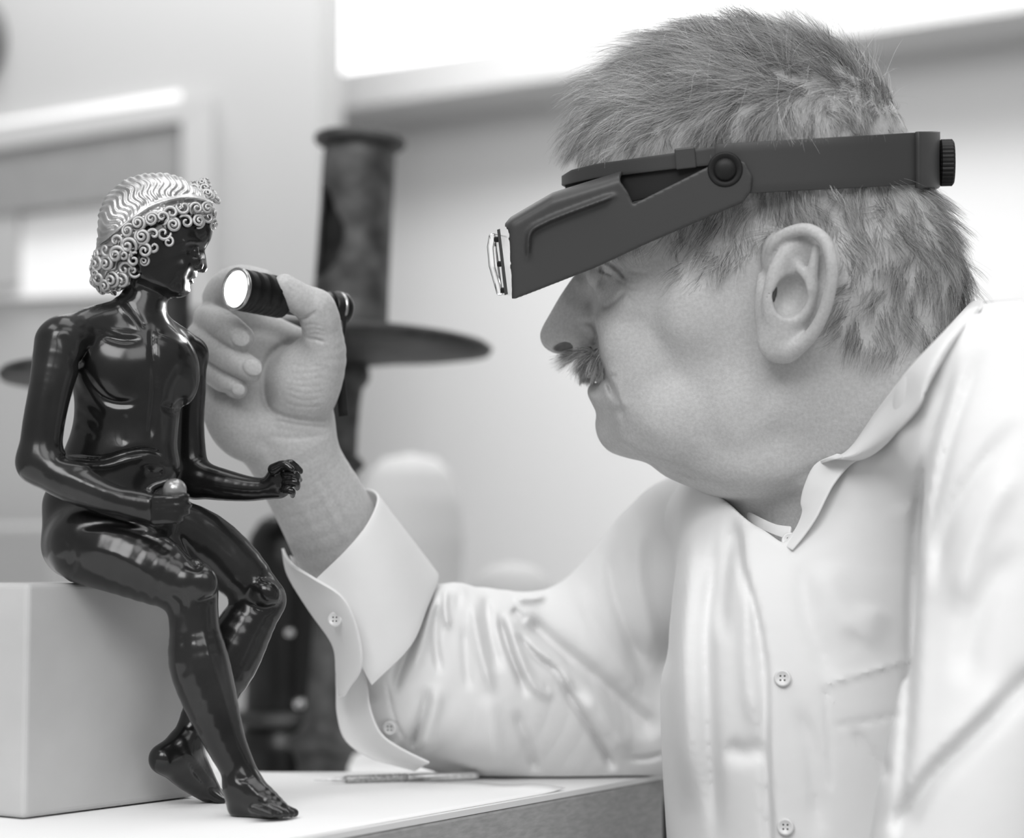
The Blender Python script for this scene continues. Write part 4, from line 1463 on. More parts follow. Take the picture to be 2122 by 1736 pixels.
extrude(G, [(1000, 619), (1048, 602), (1201, 545), (1308, 497), (1460, 434), (1580, 386), (1900, 386), (1900, 1000), (1000, 1000)], -0.2, 0.2, 0.0006, True)
extrude(G, [(1000, 575), (1048, 566), (1201, 515), (1308, 475), (1460, 425), (1460, 1000), (1000, 1000)], 0.0, 0.3, 0.0006, True)
G.brush([(1094, 545), (1096, 492), (1106, 474), (1124, 464), (1160, 448), (1284, 402)], 5, -0.7 * mm, -0.06, HY - .03, taper=0.15, per=6)
gp, gQ = G.mesh(1, 0.4)
visor = link('visor', quad_mesh('visor', gp, gQ), M_plas, mg)


def band(name, us, top, bot, off, th, m, parent, half=False, n=90, p=2.5):
    """strap around the head between two lengthwise limits (u pixels)"""
    a, b, cu = 372.0, 0.0872 + off, 1545.0
    th0 = []
    v = []
    ths = []
    tt = np.linspace(0, 2 * math.pi, 720, endpoint=False)
    uu_ = cu + (a + off / CUR['s']) * np.sign(np.cos(tt)) * np.abs(np.cos(tt)) ** (2 / p)
    keep = (uu_ >= us[0]) & (uu_ <= us[1])
    if us[0] <= 1175:                   # front part: sweep through theta = pi
        ts = np.sort(tt[keep])
    else:
        ts = np.sort(np.where(tt[keep] > math.pi, tt[keep] - 2 * math.pi, tt[keep]))
    ts = np.interp(np.linspace(0, len(ts) - 1, n), np.arange(len(ts)), ts)
    for t in ts:
        c_, s2 = math.cos(t), math.sin(t)
        u = cu + (a + off / CUR['s']) * math.copysign(abs(c_) ** (2 / p), c_)
        l = b * math.copysign(abs(s2) ** (2 / p), s2)
        w0, w1 = np.interp(u, *top), np.interp(u, *bot)
        for q in np.linspace(0, 1, 6):
            v.append(HP(u, w0 + (w1 - w0) * q, l))
    o = link(name, py_mesh(name, v, grid_faces(n, 6), True), m, parent)
    so = o.modifiers.new('thick', 'SOLIDIFY')
    so.thickness, so.offset = th, 0
    bv = o.modifiers.new('bev', 'BEVEL')
    bv.width, bv.segments, bv.limit_method = 0.0005, 2, 'ANGLE'
    return o


band('rear_strap', (1480, 1920), ([1480, 1550, 1880, 1920], [303, 301, 289, 288]), ([1480, 1550, 1880, 1920], [404, 405, 394, 394]), 0.0015, 0.002, M_plas, mg)
fb_ = band('front_band', (1170, 1500), ([1168, 1190, 1240, 1400, 1500], [362, 349, 338, 319, 305]), ([1168, 1240, 1400, 1500], [382, 368, 352, 345]), 0.0012, 0.002, M_plas, mg)
band('brow_pad', (1170, 1500), ([1168, 1240, 1440, 1500], [372, 360, 340, 330]), ([1168, 1300, 1440, 1500], [440, 420, 390, 380]), -0.002, 0.003, M_foam, mg)


def hbox(name, u0, u1, w0, w1, l0, l1, m, parent, ang=0.0, bev=0.0008):
    cu, cw = (u0 + u1) / 2, (w0 + w1) / 2
    ca, sa = math.cos(math.radians(ang)), math.sin(math.radians(ang))
    v = [HP(cu + (x - cu) * ca - (y - cw) * sa, cw + (x - cu) * sa + (y - cw) * ca, l) for x in (u0, u1) for y in (w0, w1) for l in (l0, l1)]
    f = [(0, 1, 3, 2), (4, 6, 7, 5), (0, 4, 5, 1), (2, 3, 7, 6), (0, 2, 6, 4), (1, 5, 7, 3)]
    me = py_mesh(name, v, f)
    o = link(name, me, m, parent)
    bevel(o, bev, 2)
    return o


# buckle around the strap end, strap clip, adjusting knob
def buckle_ring():
    v = []
    n = 26
    for i in range(n):
        t = -0.52 + 1.04 * i / (n - 1)
        c_, s2 = math.cos(t), math.sin(t)
        u = 1545 + (372 + 14) * abs(c_) ** (2 / 2.5)
        l = 0.0895 * math.copysign(abs(s2) ** (2 / 2.5), s2)
        for q in np.linspace(0, 1, 5):
            v.append(HP(u, 287 + 114 * q, l))
    o = link('buckle', py_mesh('buckle', v, grid_faces(n, 5), True), M_plas, mg)
    so = o.modifiers.new('thick', 'SOLIDIFY')
    so.thickness, so.offset = 0.0032, 0
    bevel(o, 0.0008, 2)


buckle_ring()
for sd in (-1, 1):
    hbox('clip', 1402, 1444, 309, 352, sd * 0.082, sd * 0.0893, M_plas, mg, -5)
axk = CUR['Rx']
kn = [(0.002, 0), (0.0132, 0), (0.0146, 0.0012), (0.0146, 0.0078), (0.0130, 0.0090), (0.002, 0.0090)]
ko = HP(1934, 351, 0)
kv, kf = [], []
seg = 96
nM = Vector(axk).to_track_quat('Z', 'Y').to_matrix()
for r, z in kn:
    for i in range(seg):
        a = 2 * math.pi * i / seg
        rr = r - (0.0006 if (i % 3 == 0 and r > 0.0131) else 0)
        p = nM @ Vector((rr * math.cos(a), rr * math.sin(a), z))
        kv.append(np.array(p) + ko)
kf = grid_faces(len(kn), seg, False, True) + [tuple(range(seg))[::-1], tuple(range((len(kn) - 1) * seg, len(kn) * seg))]
link('adjusting_knob', py_mesh('adjusting_knob', kv, kf), M_dplas, mg)
link('knob_shaft', lathe_mesh('knob_shaft', [(0.006, -0.008), (0.006, 0.001)], 24, ko, axk), M_dplas, mg)
for sd in (-1, 1):
    o = HP(1504, 355, sd * 0.0925)
    link('pivot_ring', lathe_mesh('pivot_ring', [(0.0004, -0.002), (0.0100, -0.002), (0.0103, 0.0004), (0.0092, 0.0010), (0.0078, 0.0002), (0.0004, 0.0002)], 40, o, CUR['L'] * sd), M_dplas, mg)
    link('pivot_cap', lathe_mesh('pivot_cap', [(0.0066, 0.0), (0.0064, 0.0016), (0.0050, 0.0028), (0.0026, 0.0034), (0.0004, 0.0035)], 40, o, CUR['L'] * sd), M_dplas, mg)
# clear lens plate with its small latches in front of the visor
lens_p = [(1014, 478), (1026, 476), (1041, 606), (1029, 607), (1012, 545), (1009, 505)]
Lv = [HP(x, y, l) for l in (-0.070, 0.030) for x, y in lens_p]
n = len(lens_p)
lf = [tuple(range(n))[::-1], tuple(range(n, 2 * n))] + [(i, (i + 1) % n, n + (i + 1) % n, n + i) for i in range(n)]
lens = link('lens', py_mesh('lens', Lv, lf), M_lens, mg)
bevel(lens, 0.0012, 2)
for y in (490, 541, 596):
    x = 1026 + (y - 478) * 0.115
    hbox('latch', x - 3, x + 7, y - 6, y + 6, -0.0745, -0.069, M_dplas, mg)
fr = [(1031, 470), (1037, 468), (1052, 604), (1045, 606)]
for l0, l1 in ((-0.088, -0.068),):
    v = [HP(x, y, l) for l in (l0, l1) for x, y in fr]
    link('lens_frame', py_mesh('lens_frame', v, [(3, 2, 1, 0), (4, 5, 6, 7), (0, 1, 5, 4), (1, 2, 6, 5), (2, 3, 7, 6), (3, 0, 4, 7)]), M_plas, mg)
CUR = FR
# ------------------------------------------------------------------ the person's right hand and forearm
HV = Vol((-0.216, 0.055, 0.085), (-0.06, 0.215, 0.348), 0.00085)
HV.chain([(765, 1240, .176, 100), (718, 1150, .166, 102), (672, 1060, .156, 98), (630, 985, .147, 94), (602, 930, .140, 96)], 0.01, flat=((0.2, 1, 0.1), 1.42))
HV.pell(566, 850, .138, 124, 104, 50, 12, 0.014)
HV.pell(535, 775, .142, 108, 92, 44, 20, 0.014)
HV.pell(632, 790, .122, 70, 92, 50, 4, 0.010)                     # ball of the thumb
HV.pell(482, 868, .126, 56, 88, 46, -24, 0.012)                   # outer heel of the hand
# thumb
HV.chain([(640, 800, .122, 58), (668, 745, .116, 50), (668, 690, .108, 42), (656, 640, .100, 39)], 0.008)
HV.chain([(664, 660, .103, 39), (652, 636, .100, 38), (622, 620, .094, 34), (600, 602, .090, 29), (590, 592, .088, 25)], 0.003)
# index finger, behind the torch
HV.chain([(606, 712, .150, 38), (520, 668, .146, 34), (452, 630, .138, 31), (462, 590, .126, 27), (500, 573, .118, 25), (545, 580, .112, 23)], 0.003)
# middle, ring and little finger curl towards the camera
HV.chain([(566, 742, .152, 38), (490, 700, .146, 34), (432, 660, .134, 30)], 0.004)
HV.chain([(432, 660, .134, 30), (444, 664, .114, 31), (468, 676, .100, 31), (498, 700, .095, 29)], 0.0016)
HV.chain([(516, 784, .152, 36), (455, 740, .146, 32), (414, 696, .136, 28)], 0.004)
HV.chain([(414, 696, .136, 28), (432, 708, .114, 29), (470, 738, .102, 29.5), (521, 766, .096, 27)], 0.0016)
HV.chain([(476, 832, .146, 32), (440, 790, .142, 27), (416, 752, .136, 24)], 0.004)
HV.chain([(416, 752, .136, 25), (432, 764, .118, 25), (458, 786, .108, 24.5), (492, 805, .103, 22)], 0.0016)
# creases and tendons
y0, y1 = 0.06, 0.16
HV.brush([(626, 702), (585, 716), (556, 742), (545, 786), (552, 838), (580, 868)], 7, 2.2 * mm, y0, y1, taper=0.15)
HV.brush([(618, 660), (636, 657), (660, 642)], 3.2, 1.4 * mm, y0, y1, taper=0.3)
for dx, dy in ((0, 0), (4, 10), (6, 20), (8, 32)):
    HV.brush([(626 + dx, 676 + dy), (650 + dx, 672 + dy), (672 + dx, 678 + dy)], 2.2, 0.5 * mm, y0, y1)
HV.brush([(626, 700), (650, 702), (676, 712)], 3.0, 0.9 * mm, y0, y1)
HV.brush([(548, 846), (600, 866), (660, 872), (694, 862)], 5, 1.0 * mm, y0, y1)
HV.brush([(560, 868), (620, 880), (690, 886)], 4, 0.7 * mm, y0, y1)
HV.brush([(545, 902), (610, 908), (690, 900)], 5, 0.7 * mm, y0, y1)
for i in range(7):
    yy = 752 + i * 14
    HV.brush([(590 - i, yy + 6 * math.sin(i)), (635, yy + 8), (680, yy + 3 * math.cos(i * 2))], 2.4, 0.35 * mm, y0, y1)
HV.brush([(440, 835), (470, 812), (500, 826)], 6, 1.0 * mm, y0, y1)
HV.brush([(650, 985), (680, 1050), (720, 1130)], 6, -0.9 * mm, y0, y1 + .03)
HV.brush([(664, 985), (696, 1050), (736, 1122)], 7, 0.7 * mm, y0, y1 + .03)
HV.brush([(600, 1010), (640, 1080), (668, 1150)], 10, -0.6 * mm, y0, y1 + .03)
HV.brush([(520, 900), (560, 930), (590, 990)], 14, 0.9 * mm, y0, y1 + .03)
for a_ in ([(456, 640), (470, 652), (492, 648)], [(430, 690), (446, 690), (462, 676)], [(446, 724), (466, 716), (482, 724)]):
    HV.brush(a_, 2.6, 0.5 * mm, y0, y1)
# nails
def nail(px, py, Y, rx, ry, ang, rd=5):
    HV.brush([(px + (rx + 2) * math.cos(t) * math.cos(math.radians(ang)) - (ry + 2) * math.sin(t) * math.sin(math.radians(ang)),
               py + (rx + 2) * math.cos(t) * math.sin(math.radians(ang)) + (ry + 2) * math.sin(t) * math.cos(math.radians(ang))) for t in np.linspace(0.9, 2 * math.pi - 0.9, 12)],
             2.2, 0.35 * mm, Y - .02, Y + .012, taper=0.1)
    HV.pell(px, py, Y, rx, ry, rd, ang, 0.0005)


nail(499, 700, .0872, 21, 19, 38, 4.5)
nail(524, 761, .0880, 22, 18, 30, 4.5)
nail(494, 807, .0962, 16, 14, 30, 4)
nail(608, 590, .0862, 19, 10, 33, 10)
hand_pos, hand_Q = HV.mesh(1, 0.45)

# ------------------------------------------------------------------ pocket torch
M_tblack = mat('black_anodised', 0.010, 0.36, 0.3, spec=0.5)
M_trim2 = mat('torch_bezel', 0.45, 0.22, 0.9)
M_beam = emit('torch_light', 0.9, 14.0)
M_strap = mat('black_webbing', 0.010, 0.85)
lens_c, tail_c = at(486, 598, .070), at(702, 640, .134)
tax = lens_c - tail_c
TLn = float(np.linalg.norm(tax))
tax /= TLn
to = thing('pocket_torch', tail_c, 'small black knurled pocket torch with a bright white lens held in the fingers', 'torch')
r0 = 0.0132
# knurled head: a real diamond pattern in the surface
segn, rows_ = 120, 64
kv = []
for j in range(rows_ + 1):
    z = TLn - 0.0025 - 0.036 * j / rows_
    for i in range(segn):
        a = 2 * math.pi * i / segn
        kn_ = 0.0004 * (abs(math.sin(a * 30 + z * 2600)) + abs(math.sin(a * 30 - z * 2600)) - 1.2)
        if j < 3 or j > rows_ - 3:
            kn_ = 0
        rr = r0 + kn_ - (0.0012 if j in (0, rows_) else 0)
        kv.append((rr, a, z))
Mx = Vector(tax).to_track_quat('Z', 'Y').to_matrix()
to_w = lambda rr, a, z: np.array(Mx @ Vector((rr * math.cos(a), rr * math.sin(a), z))) + tail_c
link('knurled_head', py_mesh('knurled_head', [to_w(*q) for q in kv], grid_faces(rows_ + 1, segn, False, True), True), M_tblack, to)
link('bezel', lathe_mesh('bezel', [(0.0108, TLn - 0.004), (0.0120, TLn - 0.0036), (0.0137, TLn - 0.0026), (0.0137, TLn - 0.0004), (0.0129, TLn), (0.0116, TLn - 0.0006), (0.0110, TLn - 0.002)], 64, tail_c, tax), M_trim2, to)
link('lens', lathe_mesh('lens', [(0.0003, TLn - 0.0030), (0.0122, TLn - 0.0030), (0.0122, TLn - 0.0012), (0.006, TLn - 0.0005), (0.0003, TLn - 0.0003)], 64, tail_c, tax), M_beam, to)
link('barrel', lathe_mesh('barrel', [(0.0116, TLn - 0.038), (0.0100, TLn - 0.042), (0.0096, 0.030), (0.0100, 0.028), (0.0096, 0.026), (0.0096, 0.008)], 48, tail_c, tax), M_tblack, to)
link('tail_cap', lathe_mesh('tail_cap', [(0.0096, 0.009), (0.0106, 0.008), (0.0106, 0.002), (0.0112, 0.001), (0.0112, -0.003), (0.0098, -0.005), (0.002, -0.0055)], 48, tail_c, tax), M_tblack, to)
link('tail_ring', lathe_mesh('tail_ring', [(0.0104, 0.0030), (0.0116, 0.0026), (0.0116, 0.0016), (0.0104, 0.0012)], 48, tail_c, tax), M_trim2, to)


def ribbon(name, pts, w, th, m, parent, wdir):
    P = smooth_curve(pts, 6)
    v = []
    wd = np.asarray(wdir, float)
    wd /= np.linalg.norm(wd)
    for i, p in enumerate(P):
        v += [p - wd * w / 2, p + wd * w / 2]
    o = link(name, py_mesh(name, v, grid_faces(len(P), 2), True), m, parent)
    so = o.modifiers.new('thick', 'SOLIDIFY')
    so.thickness, so.offset = th, 0
    return o


ribbon('wrist_strap', [at(701, 622, .128), at(709, 645, .126), at(706, 690, .128), at(700, 740, .132), at(706, 790, .133), at(712, 862, .133)], 0.0062, 0.0012, M_strap, to, (1, -0.2, 0.1))
link('strap_link', tube_mesh('strap_link', [at(704 + 3.5 * math.cos(a), 680 + 16 * math.sin(a), .124) for a in np.linspace(0, 2 * math.pi, 24, endpoint=False)], 0.0009, 8, True), M_trim2, to)
sd_ = bpy.data.lights.new('torch_beam', 'SPOT')
sd_.energy = 1.6
sd_.spot_size = math.radians(46)
sd_.spot_blend = 0.5
sd_.shadow_soft_size = 0.009
so_ = bpy.data.objects.new('torch_beam', sd_)
COL.objects.link(so_)
so_.location = lens_c + tax * 0.004
so_.rotation_euler = Vector(tax).to_track_quat('-Z', 'Y').to_euler()
so_.parent = to
so_.matrix_parent_inverse = to.matrix_basis.inverted()
# ------------------------------------------------------------------ white shirt
M_shirt = mat('white_cotton', 0.81, 0.85, spec=0.2, noise=(6, 0.98, 1.02), bump=[(2600, 0.10, 0.0002), (28, 0.25, 0.004)])
ya_, yb_ = -0.3, 0.34
T = Vol((0.075, -0.215, -0.17), (0.462, 0.30, 0.345), 0.0021)
T.chain([(1745, 1040, .115, 290), (1712, 1200, .105, 318), (1706, 1400, .10, 334), (1716, 1600, .09, 338), (1745, 1900, .08, 345)], 0.05)
T.chain([(1470, 1130, .215, 140), (1600, 1090, .18, 180), (1800, 1060, .11, 200), (1960, 980, .04, 205), (2090, 880, -.04, 215)], 0.05)
T.chain([(2020, 850, .09, 225), (2150, 910, .08, 270), (2190, 1200, .08, 300), (2180, 1950, .08, 320)], 0.05)          # upper back
T.chain([(2090, 850, -.07, 212), (2110, 1050, -.105, 205), (2100, 1300, -.125, 200), (2040, 1560, -.14, 196), (1990, 1850, -.15, 196)], 0.035)  # left sleeve
T.pell(1640, 1420, .03, 200, 220, 120, 0, 0.05)
# opening for the neck
P_ = np.array([HP(1760, 740, 0), HP(1800, 850, 0)])
T.limb(P_, np.array([.070, .062]), 0.012, True)
T.pcut([(1470, 1010), (1512, 1044), (1535, 1064), (1565, 1092), (1625, 1130), (1650, 1095), (1664, 1060), (1668, 1005), (1700, 957), (1758, 936), (1818, 854), (1888, 764), (1958, 690), (2008, 634), (1900, 500), (1400, 900)], -0.1, 0.13)
# placket, folds, pocket, seams traced from the photograph
E = lambda pts, w, a, mode='groove', tp=0.25: T.brush(pts, w * 1.25, a * 1.9 * mm, ya_, yb_, mode, tp)
E([(1538, 1080), (1547, 1167), (1570, 1244), (1592, 1357), (1597, 1448), (1597, 1538), (1601, 1629), (1608, 1800)], 30, -2.6, 'edge', 0.04)
E([(1528, 1080), (1537, 1167), (1560, 1244), (1582, 1357), (1587, 1448), (1588, 1538), (1592, 1629), (1598, 1800)], 9, 2.2, 'groove', 0.05)
E([(1493, 1050), (1479, 1176), (1466, 1312), (1470, 1493), (1479, 1629), (1484, 1780)], 13, 3.4)
E([(1524, 1050), (1506, 1176), (1497, 1267), (1500, 1340)], 13, 3.6)
E([(1402, 1050), (1389, 1176), (1377, 1312), (1376, 1420)], 14, 3.0)
E([(1440, 1050), (1428, 1176), (1418, 1330), (1424, 1500), (1430, 1700)], 16, -2.6)
E([(1552, 1167), (1547, 1357), (1560, 1480), (1585, 1530)], 14, -2.4)
E([(1500, 1540), (1540, 1560), (1590, 1545)], 16, 2.4)
E([(1656, 1150), (1678, 1290), (1715, 1380), (1722, 1420)], 16, 1.8)
E([(1642, 1448), (1678, 1538), (1690, 1629), (1700, 1750)], 14, 1.8)
E([(1700, 1160), (1740, 1260), (1790, 1320)], 26, -1.8)
E([(1775, 1330), (1800, 1300), (1815, 1250)], 24, -1.8)
E([(1712, 1418), (1778, 1400), (1893, 1366)], 7, -1.3, 'edge', 0.03)
E([(1710, 1414), (1713, 1470), (1718, 1530), (1722, 1640)], 4, 1.0, 'groove', 0.1)
E([(1716, 1506), (1800, 1494), (1880, 1478)], 5, 0.8)
E([(1927, 930), (1900, 1080), (1890, 1240), (1888, 1357), (1880, 1500), (1866, 1660), (1862, 1780)], 10, 2.0, 'groove', 0.1)
E([(1948, 930), (1922, 1080), (1912, 1240), (1910, 1357), (1904, 1500), (1892, 1640)], 16, -0.7)
E([(1760, 1502), (1823, 1584), (1850, 1620)], 9, 1.6)
E([(1858, 1736), (1923, 1620), (2004, 1538), (2122, 1421), (2180, 1380)], 18, 5.0, 'groove', 0.12)
E([(1840, 1715), (1905, 1600), (1990, 1515), (2110, 1400)], 24, -3.0)
E([(1992, 730), (1944, 866), (1910, 1002), (1897, 1138)], 13, 2.4)
E([(2014, 740), (1965, 880), (1930, 1010), (1918, 1138)], 15, -1.6)
E([(2046, 713), (2006, 798), (1961, 934), (1931, 1070), (1922, 1160)], 11, 2.6)
E([(2122, 866), (2046, 951), (1978, 1053), (1951, 1138), (1940, 1240)], 14, 2.6)
E([(2122, 960), (2060, 1040), (2010, 1150), (1985, 1280)], 22, -2.8)
E([(2122, 1120), (2050, 1220), (2010, 1340), (2000, 1440)], 22, 2.4)
E([(1985, 690), (2050, 676), (2130, 690)], 5, 0.8)
E([(1820, 960), (1860, 1000), (1880, 1060)], 22, 1.6)
tp_, tQ = T.mesh(2, 0.5)

# right sleeve, resting on the table
SV = Vol((-0.135, 0.095, -0.004), (0.165, 0.345, 0.235), 0.0013)
SV.chain([(1500, 1120, .215, 140), (1430, 1130, .222, 146), (1310, 1238, .235, 126), (1210, 1350, .245, 124), (1180, 1450, .25, 128)], 0.02)
SV.chain([(800, 1290, .186, 108), (870, 1350, .195, 142), (990, 1396, .215, 178), (1110, 1420, .235, 178), (1250, 1462, .248, 146), (1400, 1490, .25, 130)], 0.025, flat=((0.2, 1, 0), 1.18))
SV.pell(800, 1465, .208, 86, 92, 80, 20, 0.03)
SV.pell(960, 1522, .244, 150, 76, 68, 0, 0.03)
SV.pell(1180, 1540, .256, 200, 64, 80, 0, 0.03)
S_ = lambda pts, w, a, mode='groove', tp=0.25: SV.brush(pts, w * 1.0, a * 2.4 * mm, 0.05, 0.30, mode, tp)
S_([(898, 1210), (873, 1272), (853, 1327), (829, 1386), (815, 1445)], 10, 4.2)
S_([(912, 1215), (890, 1280), (872, 1340), (850, 1410)], 12, -2.4)
S_([(905, 1240), (902, 1327), (914, 1406)], 9, 3.4)
S_([(925, 1210), (922, 1260), (930, 1310)], 8, -2.6)
SV.blob(948, 1240, .16, 24, 42, -6.0 * mm, 0.06)
SV.blob(950, 1244, .15, 8, 20, 3.6 * mm, 0.06)
S_([(978, 1220), (991, 1327), (1012, 1406), (1022, 1450)], 12, -3.0)
S_([(962, 1290), (966, 1370), (975, 1440)], 10, 1.8)
S_([(1004, 1226), (1018, 1320), (1040, 1400)], 11, 2.6)
S_([(1031, 1262), (1055, 1347), (1079, 1406), (1094, 1450)], 9, 4.6)
S_([(1046, 1262), (1072, 1345), (1100, 1410), (1130, 1440), (1146, 1420)], 11, -3.2)
S_([(1058, 1262), (1074, 1274), (1092, 1288)], 9, 2.2)
S_([(1080, 1276), (1134, 1327), (1233, 1406), (1312, 1478), (1371, 1521)], 22, 5.6, 'groove', 0.12)
S_([(1066, 1300), (1110, 1345), (1150, 1376), (1190, 1440)], 13, -3.0)
S_([(1067, 1307), (1110, 1358), (1154, 1392), (1178, 1438), (1233, 1525), (1277, 1600)], 9, 3.6, 'groove', 0.1)
S_([(1200, 1430), (1260, 1500), (1310, 1570)], 22, -2.6)
S_([(908, 1406), (896, 1485), (869, 1575)], 16, -2.4)
S_([(890, 1420), (872, 1490), (850, 1560)], 10, 2.4)
S_([(1067, 1466), (1087, 1525), (1114, 1606)], 12, 2.2)
S_([(1010, 1430), (1020, 1520), (1030, 1600)], 20, -1.8)
S_([(1265, 1110), (1269, 1208), (1292, 1288), (1326, 1370), (1340, 1400)], 15, 2.4)
S_([(1330, 1060), (1320, 1180), (1345, 1300), (1372, 1380)], 20, -2.4)
S_([(1190, 1190), (1230, 1290), (1290, 1380), (1350, 1450)], 18, -1.6)
S_([(1300, 1570), (1340, 1572), (1380, 1560)], 6, 1.4)
S_([(1136, 1234), (1100, 1240), (1064, 1240)], 8, -2.0)
S_([(762, 1445), (760, 1490), (785, 1532), (830, 1550)], 14, -1.4, 'edge', 0.1)
S_([(800, 1400), (808, 1450), (826, 1510), (850, 1545)], 3, 0.7)
g = SV.box((-1, -1, -1), (1, 1, 1))
SV.f[g[0]] = np.maximum(SV.f[g[0]], (0.0014 - g[3]).astype(np.float32))
sp_, sQ = SV.mesh(2, 0.5)


def surf_y(pos, px, py, r=7.0):
    qx, qy = proj(pos[:, 0], pos[:, 1], pos[:, 2])
    m = (qx - px) ** 2 + (qy - py) ** 2 < r * r
    return float(np.sort(pos[m, 1])[: max(1, m.sum() // 4)].mean()) if m.any() else 0.1


def sheet(name, A, B, m, parent, n=40, k=14, bulge=0.0, th=0.0012, mid=None, rnd=0.0):
    """cloth panel between two edges given as rows (px, py, Y); bulge pushes the middle towards the camera"""
    A3, B3 = smooth_curve([at(*p) for p in A], 10), smooth_curve([at(*p) for p in B], 10)
    ra = np.linspace(0, len(A3) - 1, n)
    rb = np.linspace(0, len(B3) - 1, n)
    ip = lambda C_, r: np.array([np.interp(r, np.arange(len(C_)), C_[:, q]) for q in range(3)]).T
    A3, B3 = ip(A3, ra), ip(B3, rb)
    v = []
    for i in range(n):
        for j in range(k):
            t = j / (k - 1)
            p = A3[i] * (1 - t) + B3[i] * t
            p = p + np.array([0, -1, 0]) * bulge * 4 * t * (1 - t)
            v.append(p)
    o = link(name, py_mesh(name, v, grid_faces(n, k), True), m, parent)
    so = o.modifiers.new('thick', 'SOLIDIFY')
    so.thickness, so.offset = th, 0
    bevel(o, th * 0.45, 2)
    return o


# ------------------------------------------------------------------ assemble the person
person = thing('person', at(1700, 1700, 0.1), 'person in a white shirt leaning on the table, torch in hand, wearing a headband magnifier', 'person')
# coarse trunk and upper arm under the shirt so that head, trunk, arm and hand are one body
UB = Vol((-0.09, -0.12, -0.10), (0.35, 0.31, 0.29), 0.006)
UB.chain([(1745, 1060, .12, 220), (1712, 1300, .12, 250), (1745, 1850, .10, 260)], 0.03)
UB.chain([(1720, 1060, .12, 150), (1480, 1140, .215, 100), (1320, 1280, .235, 84), (1200, 1480, .25, 76)], 0.02)
UB.chain([(1200, 1480, .25, 76), (960, 1370, .21, 84), (770, 1240, .178, 84)], 0.01)
ub_p, ub_Q = UB.mesh(1, 0.5)
off1, off2 = len(head_pos), len(head_pos) + len(hand_pos)
body = link('body', quad_mesh('body', np.concatenate([head_pos, hand_pos, ub_p]), np.concatenate([head_Q, hand_Q + off1, ub_Q + off2])), M_skin, person)
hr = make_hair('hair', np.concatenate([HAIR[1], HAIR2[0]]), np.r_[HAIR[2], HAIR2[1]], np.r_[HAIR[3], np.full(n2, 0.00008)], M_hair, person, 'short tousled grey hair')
make_hair('eyebrow', PBR, SBR, 0.00008, M_hair, person)
make_hair('moustache', PM, SM, 0.00009, M_hair, person, 'bristly grey moustache')
shirt = link('shirt', quad_mesh('shirt', tp_, tQ), M_shirt, person)
shirt['label'] = 'white button-up cotton shirt'
link('sleeve', quad_mesh('sleeve', sp_, sQ), M_shirt, shirt)
fit = lambda rows, gap: [(x, y, min(Y, surf_y(tp_, x, y, 10) - gap)) for x, y, Y in rows]
# collar: near leaf folded down, stand, far band
sheet('collar', fit([(2012, 628, .075), (1958, 688, .035), (1888, 762, .004), (1818, 852, -.006), (1758, 934, -.002), (1700, 958, .022)], 0.006),
      fit([(2030, 640, .060), (1988, 690, .004), (1928, 786, -.020), (1893, 858, -.022), (1800, 945, -.012), (1716, 950, .022)], 0.010), M_shirt, shirt, bulge=0.018, th=0.0016)
sheet('collar_stand', [(1735, 940, .012), (1690, 962, .022), (1668, 1005, .024), (1660, 1040, .024), (1663, 1062, .020), (1648, 1098, .016), (1620, 1130, .016)],
      fit([(1790, 948, .010), (1760, 965, .004), (1730, 1000, .002), (1712, 1032, .002), (1692, 1072, .002), (1668, 1108, .004), (1642, 1140, .008)], 0.002), M_shirt, shirt, bulge=0.001, th=0.0016)
sheet('collar_band', [(1500, 1020, .10), (1520, 1042, .075), (1560, 1064, .055), (1606, 1086, .036), (1640, 1092, .026)],
      [(1505, 1040, .11), (1532, 1062, .078), (1562, 1086, .056), (1602, 1106, .036), (1634, 1118, .022)], M_shirt, shirt, bulge=0.001, th=0.0016)
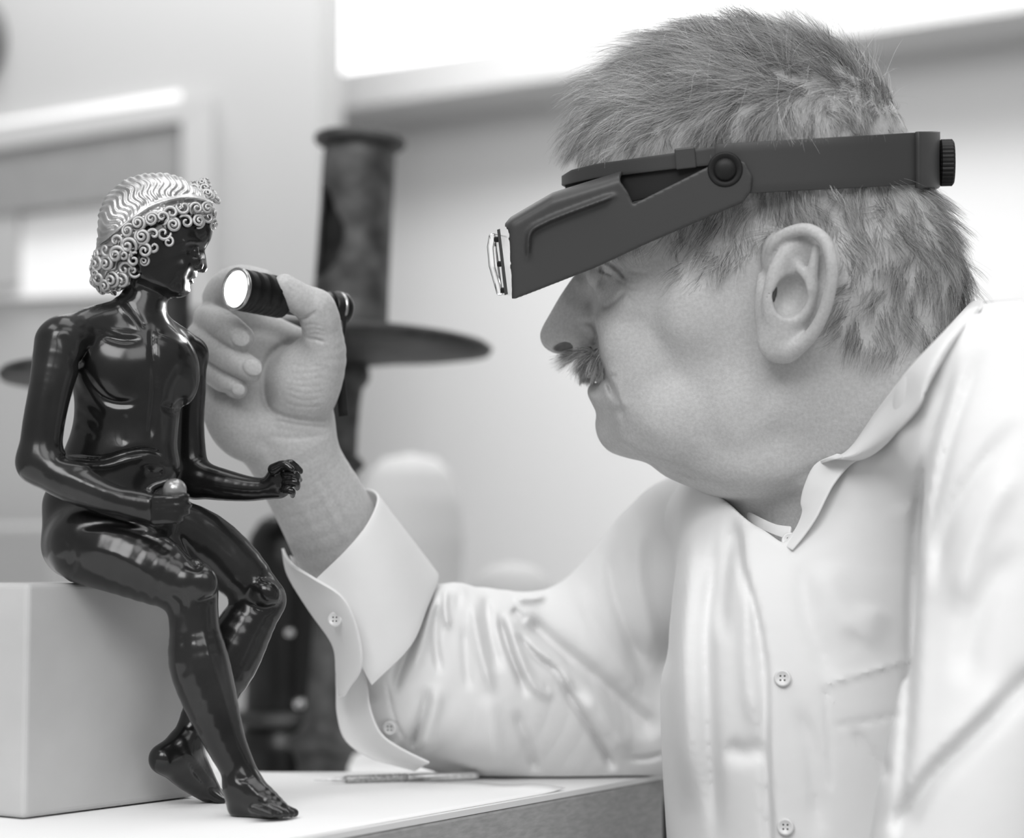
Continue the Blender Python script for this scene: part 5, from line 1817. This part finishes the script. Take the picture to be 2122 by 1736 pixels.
# cuff
sheet('cuff', [(690, 1050, .205), (750, 1014, .190), (782, 1028, .155), (764, 1080, .130), (720, 1136, .119), (654, 1200, .118)],
      [(860, 1260, .235), (890, 1195, .215), (908, 1196, .185), (884, 1262, .150), (850, 1340, .136), (770, 1420, .136)], M_shirt, shirt, bulge=0.004, th=0.0018)
sheet('cuff', [(586, 1136, .164), (597, 1190, .150), (640, 1262, .140), (690, 1335, .146), (698, 1395, .156), (704, 1444, .158)],
      [(602, 1170, .126), (652, 1199, .109), (712, 1240, .106), (742, 1310, .110), (748, 1385, .118), (714, 1440, .144)], M_shirt, shirt, bulge=0.004, th=0.0018)
sheet('cuff', [(600, 1150, .175), (640, 1250, .170), (690, 1335, .165), (696, 1420, .168), (698, 1480, .172), (716, 1535, .178), (770, 1572, .184), (860, 1598, .19)],
      [(680, 1200, .170), (720, 1300, .160), (745, 1360, .155), (760, 1420, .152), (768, 1470, .154), (790, 1520, .158), (830, 1550, .160), (890, 1580, .165)], M_shirt, shirt, bulge=-0.008, th=0.0016)

# buttons
M_btn = mat('pearl_button', 0.72, 0.3, spec=0.6)
M_hole = mat('button_hole', 0.05, 0.8)


def button_mesh():
    rows = [(0.0002, 0.0010), (0.0030, 0.0010), (0.0036, 0.0016), (0.0046, 0.0016), (0.0050, 0.0008), (0.0048, -0.0004), (0.0002, -0.0004)]
    seg = 32
    v, f = [], []
    for r, z in rows:
        for i in range(seg):
            a = 2 * math.pi * i / seg
            v.append((r * math.cos(a), r * math.sin(a), z))
    f = grid_faces(len(rows), seg, False, True)
    nb = len(f)
    for hx in (-1, 1):
        for hy in (-1, 1):
            b0 = len(v)
            for i in range(8):
                a = 2 * math.pi * i / 8
                v.append((hx * 0.0012 + 0.0006 * math.cos(a), hy * 0.0012 + 0.0006 * math.sin(a), 0.00106))
            f.append(tuple(range(b0, b0 + 8)))
    me = py_mesh('button', v, f)
    me.materials.append(M_btn)
    me.materials.append(M_hole)
    for i, p in enumerate(me.polygons):
        p.material_index = 0 if i < nb else 1
        p.use_smooth = i < nb
    return me


bm_ = button_mesh()
for px, py, Yb, nx in ((1637, 1120, surf_y(tp_, 1637, 1120) - 0.003, (-0.3, -1, 0.3)), (1622, 1405, surf_y(tp_, 1622, 1405) - 0.001, (-0.25, -1, 0.15)), (1628, 1713, surf_y(tp_, 1628, 1713) - 0.001, (-0.25, -1, 0.1)),
                   (695, 1283, 0.1165, (-0.35, -1, 0.1)), (808, 1508, surf_y(sp_, 808, 1508) - 0.0035, (-0.25, -1, -0.2))):
    o = bpy.data.objects.new('button', bm_)
    COL.objects.link(o)
    o.parent = shirt
    o.matrix_basis = Matrix.Translation(Vector(at(px, py, Yb))) @ Vector(nx).to_track_quat('Z', 'Y').to_matrix().to_4x4()
